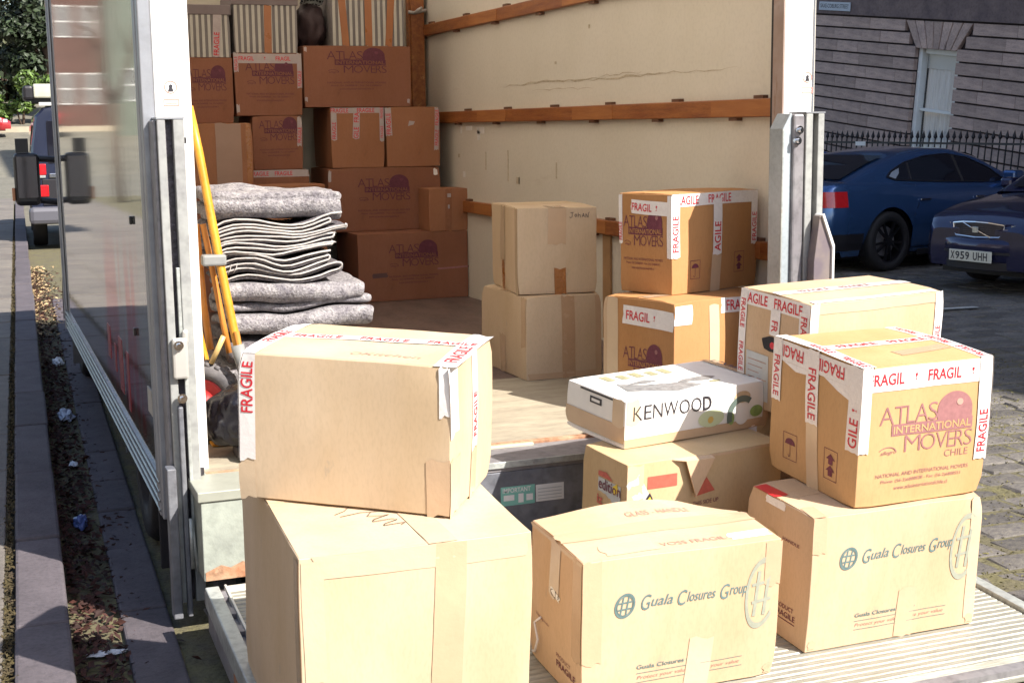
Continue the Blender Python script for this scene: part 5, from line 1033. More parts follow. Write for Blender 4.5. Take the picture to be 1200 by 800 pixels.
    # litter
    def crumple(name, label, cat, loc, sx, sy, sz, m, sd):
        bb = bmesh.new(); bmesh.ops.create_icosphere(bb, subdivisions=3, radius=1)
        for v in bb.verts:
            p = v.co.copy(); k = 1 + 0.45 * noise.noise(p * 1.8 + Vector((sd, 0, 0))) + 0.3 * noise.noise(p * 4.5 + Vector((sd, 2, 0))); v.co = Vector((p.x * sx * k, p.y * sy * k, max(p.z, -0.5) * sz * k))
        me = bpy.data.meshes.new(name); bb.to_mesh(me); bb.free(); me.materials.append(m); o = bpy.data.objects.new(name, me); COL.objects.link(o); o.location = (loc[0], loc[1], loc[2] + sz * 0.55); tag(o, label, cat)
    pw = mat('litter_white', (0.62, 0.64, 0.68), 0.5, var=0.15, vscale=30)
    crumple('crumpled_wrapper', 'white crumpled wrapper in the gutter farthest along beside the truck', 'litter', (-0.20, 5.5, 0.0), 0.035, 0.10, 0.03, pw, 1)
    crumple('crumpled_wrapper', 'blue and white torn wrapper in the gutter below the truck flank', 'litter', (-0.27, 3.55, 0.0), 0.04, 0.12, 0.03, mat('litter_blue_white', (0.52, 0.55, 0.62), 0.4, col2=(0.16, 0.2, 0.34), vscale=22), 2)
    crumple('plastic_bottle', 'small blue crushed bottle lying in the gutter', 'litter', (-0.36, 1.22, 0.005), 0.03, 0.05, 0.03, mat('litter_blue', (0.10, 0.14, 0.34), 0.2, var=0.3, vscale=30), 3)
    crumple('paper_scrap', 'flat pale paper scrap on the leaves nearest the tail lift', 'litter', (-0.39, -0.27, 0.0), 0.055, 0.02, 0.006, pw, 4)
    crumple('paper_scrap', 'tiny pale scrap among brown leaves in the middle of the gutter', 'litter', (-0.31, 2.35, 0.0), 0.02, 0.05, 0.012, pw, 5)
build_street()

# ------------------------------------------------------------------ stone building across the street
def build_building():
    e = Vector((-0.0348, 0.9936, 0.1076)).normalized(); w = Vector((-0.001, -0.1077, 0.9942)).normalized(); w = (w - w.dot(e) * e).normalized(); nn = e.cross(w)
    Mx = Matrix((-e, nn, w)).transposed().to_4x4(); Mx.translation = (16, 14, ZB)
    T = thing('stone_building', 'dark rusticated stone townhouse with a tall sash window behind the railings', 'building', mtx=Mx)
    X = lambda s: -s                         # s runs to the left in the picture
    H = 21.0
    b = MB(); w0, w1, wz0, wz1 = X(3.04), X(1.94), -0.15, 2.16
    b.box(-25, w0, 0.06, 0.30, -7, H); b.box(w1, 46, 0.06, 0.30, -7, H); b.box(w0, w1, 0.06, 0.30, -7, wz0); b.box(w0, w1, 0.06, 0.30, wz1, H)
    b.box(-25, 46, 5.5, 5.8, -7, H); b.box(-25, -24.8, 0.3, 5.5, -7, H); b.box(45.8, 46, 0.3, 5.5, -7, H); b.box(-25, 46, 0.06, 5.8, H, H + 0.3)
    b.obj('wall', STONE_DARK, T)
    rr = random.Random(11); ch = 0.235
    um = {}
    def block(x0, x1, z0, z1, d=0.0):
        k = rr.randrange(4)
        if k not in um:
            b = MB(); b.box(-0.5, 0.5, -0.5, 0.5, -0.5, 0.5); um[k] = b.data('stone_block', STONE)
        j = 0.006
        o = place(um[k], 'stone_block', T, ((x0 + x1) / 2, 0.03 + d + rr.uniform(-0.004, 0.004), (z0 + z1) / 2), (0, 0, 0), (x1 - x0 - j, 0.12, z1 - z0 - 0.034))
        bv = o.modifiers.new('bevel', 'BEVEL'); bv.width = 0.012; bv.segments = 1
    big = MB()
    def course(z0, z1, x0, x1, near=True):
        x = x0
        while x < x1 - 0.02:
            L = rr.uniform(0.55, 1.15)
            if x1 - x - L < 0.35: L = x1 - x
            if near: block(x, x + L, z0, z1)
            else: big.box(x + 0.003, x + L - 0.003, -0.03 + rr.uniform(-.004, .004), 0.055, z0 + 0.017, z1 - 0.017)
            x += L
    z = 2.68
    while z > -0.9:
        z1 = z; z0 = z - ch
        if z0 >= wz1 - 0.04:      # courses beside the fan of voussoirs
            t = (z0 - wz1) / 0.52; lx = w0 - 0.06 - 0.34 * (t + 0.35); rx = w1 + 0.06 + 0.34 * (t + 0.35)
            course(z0, z1, -7.2, lx); course(z0, z1, rx, 1.5)
        else:
            course(z0, z1, -7.2, w0 - 0.015); course(z0, z1, w1 + 0.015, 1.5)
        course(z0, z1, -25, -7.2, False); course(z0, z1, 1.5, 46, False)
        z = z0
    tag(big.obj('stone_facing', STONE, T), kind='stuff')
    n = 7; zt = wz1 + 0.50
    for k in range(n):
        bx0 = w0 + (w1 - w0) * k / n + 0.008; bx1 = w0 + (w1 - w0) * (k + 1) / n - 0.008; tw0, tw1 = w0 - 0.36, w1 + 0.36
        tx0 = tw0 + (tw1 - tw0) * k / n + 0.010; tx1 = tw0 + (tw1 - tw0) * (k + 1) / n - 0.010
        b = MB(); b.prism([(bx0, wz1 + 0.005), (bx1, wz1 + 0.005), (tx1, zt), (tx0, zt)], lambda x, z_: Vector((x, -0.032 - 0.002 * (k % 2), z_)), lambda x, z_: Vector((x, 0.059, z_))); b.obj('voussoir', STONE, T, bevel=0.01)
    b = MB(); b.box(-25, 46, -0.06, 0.055, 2.70, 3.30); b.obj('plain_band', STONE_BAND, T)
    b = MB(); b.box(-25, 46, -0.14, 0.055, 3.31, 3.45); b.box(-25, 46, -0.30, 0.06, H - 0.6, H); b.obj('cornice', STONE_BAND, T)
    # tall upper storeys out of the picture
    for st in range(3):
        for k in range(-5, 15):
            x = k * 3.1 - 2.49; b = MB(); b.box(x - 0.6, x + 0.6, -0.02, 0.055, 4.6 + st * 5.0, 7.0 + st * 5.0)
            if abs(x) < 22: b.obj('upper_window', GLASS_DARK, T)
    # the sash window
    W = MB(); d0, d1 = 0.12, 0.20
    W.box(w0, w0 + 0.10, d0 - 0.06, d1, wz0, wz1); W.box(w1 - 0.05, w1, d0, d1, wz0, wz1); W.box(w0 + 0.1, w1 - 0.05, d0, d1, wz1 - 0.09, wz1); W.box(w0 + 0.1, w1 - 0.05, d0, d1, wz0, wz0 + 0.10)
    wn = W.obj('sash_window', WIN_FRAME, T, bevel=0.004)
    b = MB(); b.box(w0 + 0.1, w1 - 0.05, d0 - 0.01, d1 - 0.03, 1.02, 1.07); b.obj('meeting_rail', mat('rail_white', (0.78, 0.79, 0.76), 0.5), wn)
    b = MB(); b.box(w0 + 0.1, w1 - 0.05, d0 + 0.03, d0 + 0.034, wz0 + 0.1, wz1 - 0.09); b.obj('pane', GLASS, wn)
    b = MB(); NX = 60
    b.grid([[(w0 + 0.12 + (w1 - w0 - 0.18) * i / NX, d1 + 0.03 + 0.022 * sin(i * 0.95 + 0.8 * sin(i * 0.3)) + 0.006 * sin(i * 3.1), z_) for i in range(NX + 1)] for z_ in (wz0 + 0.05, 0.7, 1.3, wz1 - 0.25)]); b.obj('net_curtain', CURTAIN, wn, True)
    b = MB(); b.box(w0 + 0.05, w1 - 0.02, d1 + 0.005, d1 + 0.02, wz1 - 0.36, wz1 - 0.02); b.obj('pelmet_blind', mat('blind', (0.52, 0.55, 0.54), 0.8), wn)
    b = MB(); b.box(w0, w1, 0.5, 0.52, wz0, wz1); b.obj('room_back', DARK, wn)
    b = MB(); b.box(w0 - 0.08, w1 + 0.08, -0.12, 0.11, wz0 - 0.10, wz0); b.obj('sill', STONE, wn, bevel=0.008)
    # street name plate
    S = thing('street_sign', 'pale street name plate fixed high on the dark stone band', 'sign', mtx=Mx @ Matrix.Translation((-6.08, -0.066, 2.765)))
    b = MB(); b.box(0, 1.03, -0.018, 0.0, 0, 0.17); b.obj('plate', mat('sign_plate', (0.42, 0.46, 0.52), 0.4, var=0.08), S, bevel=0.003)
    f = Flat(); f.text(lambda u, v: Vector((u, -0.0195, v)), 'SAXE-COBURG STREET', 0.05, 0.05, 0.93, 0.08, bold=0.01); f.done('plate_lettering', I_BLACK, S)
    # pavement on the far side + railings
    b = MB(); b.box(13.6, 15.2, -25, 40, -0.2, 0.02); tag(b.obj('far_pavement', KERB), kind='structure')
    R = thing('iron_railing', 'black iron railing with spear heads along the stone building', 'railing', (14.6, 3.0, 0.06))
    bar = MB(); bar.tube([(0, 0, 0), (0, 0, 1.31)], 0.013, 6); bar.lathe([(0.006, 1.27), (0.036, 1.31), (0.026, 1.345), (0.0, 1.43)], 6); bm_ = bar.data('railing_bar', IRON)
    rot = (Matrix((-e, nn, w)).transposed()).to_euler()
    y = 0.0; k = 0
    while y < 22: place(bm_, 'railing_bar', R, (0, y, 0), (rad(6.0), 0, 0)); y += 0.158; k += 1
    for z_ in (0.15, 1.18):
        b = MB(); b.box(-0.012, 0.012, -0.2, 22.1, z_, z_ + 0.035); o = b.obj('railing_rail', IRON, R); o.location = (0, -z_ * math.tan(rad(6)), 0)
    for y in (0.5, 9.2, 18.0):
        b = MB(); b.tube([(0, y, 0), (0, y - 0.15, 1.5)], 0.03, 8); b.lathe([(0.0, 0.0), (0.05, 0.03), (0.05, 0.08), (0.0, 0.12)], 10, T=Matrix.Translation((0, y - 0.155, 1.5))); b.obj('railing_post', IRON, R, True)
    b = MB(); b.box(14.45, 14.75, -20, 40, 0.01, 0.07); tag(b.obj('railing_plinth', STONE), kind='structure')
    N = thing('notice_card', 'small white card tied to the black railing above the blue coupe', 'notice', (14.55, 16.45, 1.20)); b = MB(); b.box(0, 0.01, 0, 0.30, 0, 0.075); b.obj('card', P_WHITE, N); b = MB(); b.box(0.01, 0.04, 0.13, 0.14, 0.03, 0.04); b.obj('cable_tie', IRON, N)
build_building()

# ------------------------------------------------------------------ cars
def lerp(tab, x):
    if x <= tab[0][0]: return tab[0][1]
    for (a, p), (b, q) in zip(tab, tab[1:]):
        if x <= b: return p + (q - p) * ((x - a) / (b - a))
    return tab[-1][1]
def smooth_tab(tab, x):      # gentle smoothing of a polyline profile
    return (lerp(tab, x - 0.06) + 2 * lerp(tab, x) + lerp(tab, x + 0.06)) / 4
class Car:
    """x forward from the tail, y to the left; one lofted body with open wheel arches, cabin shell, glazing, wheels"""
    def __init__(s, name, label, loc, rz, paint, L, W, top, plan, axles, wr, roof, cab, k_in, side_glass, group=None, cat='car', sill=0.20):
        s.T = thing(name, label, cat, loc, rz, group); s.W, s.L, s.top, s.plan, s.k = W, L, top, plan, k_in; s.roof = roof; s.cab = cab
        n = int(L / 0.05); xs = [L * i / n for i in range(n + 1)]
        fz = [(0.0, 0.90), (0.15, 0.965), (0.40, 1.0), (0.62, 1.0), (0.85, 0.975), (1.0, 0.94)]
        def hw(x, z): 
            t = (z - sill) / (smooth_tab(top, x) - sill); return W / 2 * lerp(plan, x) * lerp(fz, max(0, min(1, t)))
        s.hw = hw
        b = MB(); rows = []
        for x in xs:
            zt = smooth_tab(top, x); zb = sill + (0.06 if x < 0.3 or x > L - 0.3 else 0)
            for xa in axles:
                if abs(x - xa) < wr * 1.14: zb = max(zb, wr + sqrt((wr * 1.14) ** 2 - (x - xa) ** 2))
            zb = min(zb, zt - 0.1)
            zz = [zb + (zt - zb) * t for t in (0, 0.12, 0.28, 0.45, 0.60, 0.75, 0.88, 0.96, 1.0)]
            side = [(hw(x, z) - (0.012 if i == 8 else 0), z) for i, z in enumerate(zz)]; ye = side[-1][0]
            topc = [(ye * f, zt + 0.035 * (1 - f * f) * (1 if 0.2 < x < L - 0.2 else 0.4) + 0.006) for f in (0.9, 0.7, 0.4, 0.0)]
            half = side + topc
            rows.append([(x, -y, z) for y, z in half] + [(x, y, z) for y, z in half[-2::-1]])
        b.grid(rows); b.add(rows[0], [tuple(range(len(rows[0])))]); b.add(rows[-1], [tuple(range(len(rows[0])))])
        s.body = b.obj('body', paint, s.T, True); s.body.data.polygons.foreach_set('use_smooth', [len(p.vertices) == 4 for p in s.body.data.polygons])
        # cabin shell
        c0, c1 = cab; zbelt = lambda x: smooth_tab(top, x) - 0.02; m = 40; rows = []; s.zbelt = zbelt
        yb = lambda x: hw(x, zbelt(x)) - 0.035
        s.yb = yb
        for i in range(m + 1):
            x = c0 + (c1 - c0) * i / m; zr = max(smooth_tab(roof, x), zbelt(x) + 0.004); z0 = zbelt(x) - 0.02; y0 = yb(x); dz = zr - z0
            prof = [(y0, z0), (y0 - k_in * dz * 0.5, z0 + dz * 0.5), (y0 - k_in * dz * 0.86, z0 + dz * 0.86), (y0 - k_in * dz - 0.05 * min(1, dz / 0.2), z0 + dz * 0.965), (max(0.05, y0 - k_in * dz - 0.14), z0 + dz), ((y0 - k_in * dz) * 0.4, zr + 0.012), (0, zr + 0.018)]
            rows.append([(x, -y, z) for y, z in prof] + [(x, y, z) for y, z in prof[-2::-1]])
        b = MB(); b.grid(rows); b.obj('cabin', paint, s.T, True)
        for sd in (-1, 1):
            b = MB(); o = 0.006
            f = lambda x, z, e: Vector((x, sd * (yb(x) - k_in * (z - zbelt(x) + 0.02) + e), z))
            b.prism(side_glass, lambda x, z: f(x, z, -0.02), lambda x, z: f(x, z, o)); b.obj('side_window', GLASS_DARK, s.T)
        s.fside = lambda x, z, e=0.006, sd=-1: Vector((x, sd * (yb(x) - k_in * (z - zbelt(x) + 0.02) + e), z))
        for xa in axles:
            for sd in (-1, 1): s.wheel(xa, sd * (W / 2 - 0.12), wr, 0.21, sd)
        b = MB(); b.box(0.25, L - 0.25, -W / 2 + 0.22, W / 2 - 0.22, 0.17, 0.62); b.obj('underbody', CAR_DK, s.T)
        for xa in axles:
            for sd in (-1, 1):
                b = MB(); b.grid([[(xa + wr * 1.15 * cos(a), sd * y, wr + wr * 1.15 * sin(a)) for y in (W / 2 - 0.02 - 0.03, W / 2 - 0.30)] for a in [pi * (-0.12 + 1.24 * k / 20) for k in range(21)]]); b.obj('arch_liner', CAR_DK, s.T)
    def wheel(s, x, y, r, w, sd):
        M_ = Matrix.Translation((x, y, r)) @ Matrix.Rotation(-sd * pi / 2, 4, 'X')
        b = MB(); b.lathe([(r * 0.70, -w / 2), (r * 0.94, -w / 2), (r, -w * 0.36), (r, w * 0.36), (r * 0.94, w / 2), (r * 0.70, w / 2)], 36, T=M_, close=True); o = b.obj('wheel', TYRE_DARK, s.T, True)
        b = MB(); b.lathe([(r * 0.72, w * 0.48), (r * 0.66, w * 0.44), (r * 0.64, -w * 0.4)], 36, T=M_)
        for k in range(10):
            q = M_ @ Matrix.Rotation(2 * pi * k / 10, 4, 'Z'); b.box(r * 0.12, r * 0.68, -0.013, 0.013, w * 0.30, w * 0.42, T=q @ Matrix.Rotation(0.10 if k % 2 else -0.10, 4, 'Z'))
        b.lathe([(0, w * 0.44), (r * 0.15, w * 0.44), (r * 0.17, w * 0.25)], 16, T=M_); b.obj('rim', ALLOY, o)
        b = MB(); b.lathe([(0, w * 0.05), (r * 0.5, w * 0.05)], 20, T=M_); b.obj('brake_disc', MID_METAL, o)
    def part(s, name, m, fn, bevel=0.0, parent=None, smooth=False):
        b = MB(); fn(b); return b.obj(name, m, parent or s.T, smooth, bevel)
    def seam(s, pts, w=0.008, name='door_seam'):
        b = MB()
        for (x0, z0), (x1, z1) in zip(pts, pts[1:]):
            for sd in (-1, 1):
                d = Vector((x1 - x0, 0, z1 - z0)).normalized(); nrm = Vector((-d.z, 0, d.x)) * w / 2
                q = lambda x, z: Vector((x, sd * (s.hw(x, z) + 0.0015), z))
                b.add([q(x0 - nrm.x, z0 - nrm.z), q(x1 - nrm.x, z1 - nrm.z), q(x1 + nrm.x, z1 + nrm.z), q(x0 + nrm.x, z0 + nrm.z)], [(0, 1, 2, 3)])
        b.obj(name, CAR_DK, s.T)
def coupe(name, label, loc, rz, paint, group=None):
    L, W = 4.70, 1.84
    top = [(0, 0.80), (0.04, 0.93), (0.14, 1.005), (0.45, 1.02), (0.9, 1.01), (1.6, 0.975), (2.6, 0.95), (3.25, 0.94), (3.5, 0.91), (4.2, 0.79), (4.55, 0.68), (4.70, 0.58)]
    plan = [(0, 0.82), (0.08, 0.90), (0.3, 0.965), (0.8, 1.0), (3.9, 1.0), (4.3, 0.96), (4.55, 0.86), (4.70, 0.70)]
    roof = [(0.30, 1.00), (0.9, 1.20), (1.45, 1.335), (1.95, 1.385), (2.4, 1.375), (2.8, 1.28), (3.45, 0.95)]
    glass = [(1.02, 1.075), (1.12, 1.14), (1.40, 1.23), (1.8, 1.30), (2.2, 1.315), (2.55, 1.265), (2.9, 1.13), (3.12, 0.985), (2.9, 0.965), (1.9, 0.995), (1.15, 1.035)]
    c = Car(name, label, loc, rz, paint, L, W, top, plan, (0.98, 3.80), 0.345, roof, (0.30, 3.45), 0.50, glass, group)
    # rear screen
    def scr(b, x0, x1, inset, e=0.008):
        rows = []
        for i in range(9):
            x = x0 + (x1 - x0) * i / 8; zr = smooth_tab(c.roof, x); y = (c.yb(x) - c.k * (zr - c.zbelt(x) + 0.02) - inset)
            rows.append([(x, y * t, zr + 0.013 + e + 0.006 * (1 - t * t)) for t in (-1, -0.5, 0, 0.5, 1)])
        b.grid(rows)
    c.part('rear_screen', GLASS_DARK, lambda b: scr(b, 0.42, 1.25, 0.16), smooth=True); c.part('windscreen', GLASS_DARK, lambda b: scr(b, 2.72, 3.40, 0.12), smooth=True)
    for sd in (-1, 1):
        def lamp(b):
            rows = []
            for z in (0.76, 0.84, 0.935):
                r_ = [(-0.012, sd * (c.hw(0.0, z) * k), z) for k in (0.45, 0.8)] + [(x, sd * (c.hw(x, z) + 0.008), z) for x in (0.0, 0.08, 0.18, 0.30)]
                rows.append(r_)
            b.grid(rows)
        c.part('tail_lamp', LAMP_RED, lamp, smooth=True)
        c.part('door_mirror', paint, lambda b: b.box(3.02, 3.20, sd * 0.93 - 0.09 if sd > 0 else -1.03, sd * 0.93 + 0.10 if sd > 0 else -0.84, 0.98, 1.10), 0.03)
        for x in (1.46, 2.45): c.part('door_handle', CHROME, lambda b: b.box(x, x + 0.17, sd * (c.hw(x, 0.80) + 0.018) - 0.008, sd * (c.hw(x, 0.80) + 0.018) + 0.008, 0.795, 0.818), 0.004)
        c.part('headlamp', LAMP_CLEAR, lambda b: b.grid([[(x, sd * (c.hw(x, z) + 0.004), z) for x in (4.25, 4.4, 4.55)] for z in (0.56, 0.64, 0.70)]), smooth=True)
        b = MB(); o = 0.011      # window frame line and quarter light
        pts = [(1.42, 1.03), (1.45, 1.225)]; q = [c.fside(x, z, 0.010, sd) for x, z in pts]
        b.tube(q, 0.012, 6); b.tube([c.fside(x, z, 0.010, sd) for x, z in ((2.33, 0.985), (2.30, 1.30))], 0.016, 6)
        b.obj('window_pillar', CAR_DK, c.T)
        b = MB(); b.tube([c.fside(x, z, 0.008, sd) for x, z in glass + glass[:1]], 0.007, 5); b.obj('window_trim', CAR_DK, c.T)
    # pale patch painted on the side glass as light from the far windows
    c.part('window_light_patch', mat('window_light_paint', (0.30, 0.34, 0.40), 0.3, var=0.2), lambda b: b.add([c.fside(x, z, 0.0085) for x, z in ((1.06, 1.08), (1.13, 1.125), (1.28, 1.17), (1.25, 1.11), (1.16, 1.05))], [(0, 1, 2, 3, 4)]))
    c.seam([(1.42, 0.98), (1.44, 0.75), (1.36, 0.62)]); c.seam([(2.33, 0.95), (2.36, 0.3)]); c.seam([(3.36, 0.9), (3.40, 0.4), (3.3, 0.26)]); c.seam([(1.30, 0.26), (3.3, 0.26)])
    c.seam([(0.02, 0.66), (0.5, 0.63)]); c.part('lower_bumper', CAR_DK, lambda b: b.grid([[(x, sgn * (c.hw(x, z) + 0.006), z) for x in (0.0, 0.1, 0.3, 0.55)] for sgn in (-1,) for z in (0.27, 0.36, 0.46)]))
    c.part('rear_diffuser', CAR_DK, lambda b: b.box(-0.012, 0.1, -0.72, 0.72, 0.27, 0.45), 0.02)
    for y in (-0.55, 0.55): c.part('exhaust', CHROME, lambda b: b.tube([(-0.03, y, 0.31), (0.1, y, 0.31)], 0.04, 10))
    for sg in (-1, 1): c.part('side_skirt', CAR_DK, lambda b: b.box(1.45, 3.3, sg * 0.90 - 0.012, sg * 0.90 + 0.012, 0.17, 0.235), 0.005)
    c.part('rear_plate', mat('plate_yellow', (0.6, 0.45, 0.05), 0.4), lambda b: b.box(-0.022, -0.012, -0.26, 0.26, 0.60, 0.71))
    return c
AX = rad(12)
def root_for(wx, wy, lx, ly, a): return (wx - (lx * cos(a) - ly * sin(a)), wy - (lx * sin(a) + ly * cos(a)), -0.066)
coupe('parked_car', 'metallic blue coupe with a red tail lamp and dark wheels, beside the right lift column', root_for(9.03, 8.40, 0.98, -0.83, AX), AX, CAR_BLUE, 'cars parked nose to the railings')
coupe('parked_car', 'blue car mostly hidden behind the metallic blue coupe, only its roof showing', root_for(9.15, 11.6, 0.98, -0.83, AX), AX, mat('car_blue_bright', (0.03, 0.11, 0.34), 0.2, metal=0.3, coat=1.0), 'cars parked nose to the railings')
def saloon():
    L, W = 4.48, 1.72; a = rad(180 + 9.3)
    top = [(0, 0.80), (0.05, 0.92), (0.15, 0.98), (0.9, 0.99), (1.5, 0.97), (2.9, 0.95), (3.2, 0.93), (3.9, 0.84), (4.25, 0.765), (4.40, 0.71), (4.48, 0.60)]
    plan = [(0, 0.82), (0.2, 0.94), (0.7, 1.0), (3.7, 1.0), (4.1, 0.955), (4.32, 0.87), (4.44, 0.76), (4.48, 0.68)]
    roof = [(0.7, 0.98), (1.35, 1.30), (1.8, 1.40), (2.3, 1.41), (2.6, 1.37), (3.3, 0.94)]
    glass = [(1.0, 1.02), (1.35, 1.23), (1.8, 1.33), (2.3, 1.34), (2.6, 1.28), (3.0, 1.02), (2.8, 0.975), (1.2, 0.985)]
    fx, fy = 8.522, 6.264       # middle of the number plate
    loc = (fx - L * cos(a), fy - L * sin(a), -0.064)
    c = Car('parked_car', 'dark navy saloon facing us with number plate X959 UHH', loc, a, CAR_NAVY, L, W, top, plan, (0.85, 3.45), 0.31, roof, (0.7, 3.3), 0.45, glass, 'cars parked nose to the railings')
    def scr(b, x0, x1, inset):
        rows = []
        for i in range(7):
            x = x0 + (x1 - x0) * i / 6; zr = smooth_tab(c.roof, x); y = (c.yb(x) - c.k * (zr - c.zbelt(x) + 0.02) - inset); rows.append([(x, y * t, zr + 0.024) for t in (-1, 0, 1)])
        b.grid(rows)
    c.part('windscreen', GLASS_DARK, lambda b: scr(b, 2.64, 3.24, 0.13), smooth=True); c.part('rear_screen', GLASS_DARK, lambda b: scr(b, 0.78, 1.3, 0.14), smooth=True)
    # nose: bumper, grille with slanting bar, lamps, plate
    fr = lambda y: L - 0.55 * (abs(y) / 0.86) ** 2.6
    def band(z0, z1, y0, y1, e, n=16): return lambda b: b.grid([[(fr(y) + e - 0.02 * 0, y, z) for y in [y0 + (y1 - y0) * i / n for i in range(n + 1)]] for z in [z0 + (z1 - z0) * k / 4 for k in range(5)]])
    def bump(b):
        n = 24; ys = [-0.86 + 1.72 * i / n for i in range(n + 1)]
        prof = [(0.02, 0.24), (0.05, 0.28), (0.065, 0.40), (0.075, 0.47), (0.07, 0.53), (0.02, 0.56), (-0.08, 0.565)]
        b.grid([[(fr(y) + e, y * (1.0 if e > 0 else 1.0), z) for y in ys] for e, z in prof])
    c.part('front_bumper', CAR_NAVY, bump, smooth=True); c.part('lower_grille', CAR_DK, band(0.25, 0.33, -0.5, 0.5, 0.062)); c.part('bumper_strip', CAR_DK, band(0.405, 0.43, -0.84, 0.84, 0.078))
    c.part('front_panel', CAR_NAVY, band(0.50, 0.70, -0.84, 0.84, -0.005), smooth=True)
    g = c.part('grille', mat('grille_dark', (0.05, 0.045, 0.055), 0.35, metal=0.5), band(0.565, 0.70, -0.30, 0.30, 0.015))
    fp = lambda y, z, e: Vector((fr(y) + e, y, z))
    c.part('grille_frame', CHROME, lambda b: b.tube([fp(y, z, 0.02) for y, z in [(-0.31, 0.69), (-0.15, 0.708), (0, 0.712), (0.15, 0.708), (0.31, 0.69), (0.30, 0.62), (0.265, 0.57), (0, 0.56), (-0.265, 0.57), (-0.30, 0.62), (-0.31, 0.69)]], 0.010, 6), parent=g)
    c.part('slanting_bar', CHROME, lambda b: b.tube([fp(0.16, 0.575, 0.024), fp(0.05, 0.62, 0.026), fp(-0.06, 0.66, 0.026), fp(-0.16, 0.70, 0.024)], 0.007, 6), parent=g)
    c.part('grille_badge', LAMP_CLEAR, lambda b: b.box(L + 0.02, L + 0.034, -0.035, 0.035, 0.605, 0.665), 0.005, g)
    for k in range(6): c.part('grille_slat', mat('slat_dark', (0.09, 0.085, 0.10), 0.3, metal=0.6), lambda b: b.tube([fp(y, 0.585 + 0.02 * k, 0.018) for y in (-0.29, -0.1, 0.1, 0.29)], 0.003, 4), parent=g)
    for sd in (-1, 1):
        h = c.part('headlamp', LAMP_CLEAR, lambda b: b.grid([[fp(sd * y, z0 + 0.02 * (y - 0.36), 0.018) for y in (0.37, 0.45, 0.53, 0.60, 0.66)] for z0 in (0.565, 0.60, 0.64, 0.69)]), smooth=True)
        c.part('lamp_bowl', CHROME, lambda b: b.lathe([(0.0, 0.02), (0.045, 0.03), (0.05, 0.0)], 16, T=Matrix.Translation(fp(sd * 0.47, 0.63, 0.0)) @ Matrix.Rotation(pi / 2, 4, 'Y')), parent=h)
        c.part('fog_lamp', LAMP_CLEAR, lambda b: b.lathe([(0.0, 0.03), (0.03, 0.025), (0.035, 0.0)], 12, T=Matrix.Translation(fp(sd * 0.60, 0.34, 0.05)) @ Matrix.Rotation(pi / 2, 4, 'Y')))
        c.part('door_mirror', CAR_NAVY, lambda b: b.box(2.85, 3.0, sd * 0.90 - 0.08, sd * 0.90 + 0.08, 0.97, 1.08), 0.03)
    p = c.part('number_plate', mat('plate_white', (0.66, 0.65, 0.56), 0.4), lambda b: b.box(L + 0.082, L + 0.094, -0.26, 0.26, 0.325, 0.436), 0.003)
    f = Flat(); q = lambda u, v: Vector((L + 0.0955, u, v))
    x = -0.238
    for chn in 'X959 UHH':
        if chn == ' ': x += 0.035; continue
        f.text(q, chn, x, 0.342, 0.050, 0.078, bold=0.02); x += 0.061
    f.done('plate_lettering', I_BLACK, p)
    c.seam([(3.12, 0.9), (3.15, 0.4), (3.0, 0.26)]); c.seam([(2.1, 0.95), (2.12, 0.28)])
saloon()
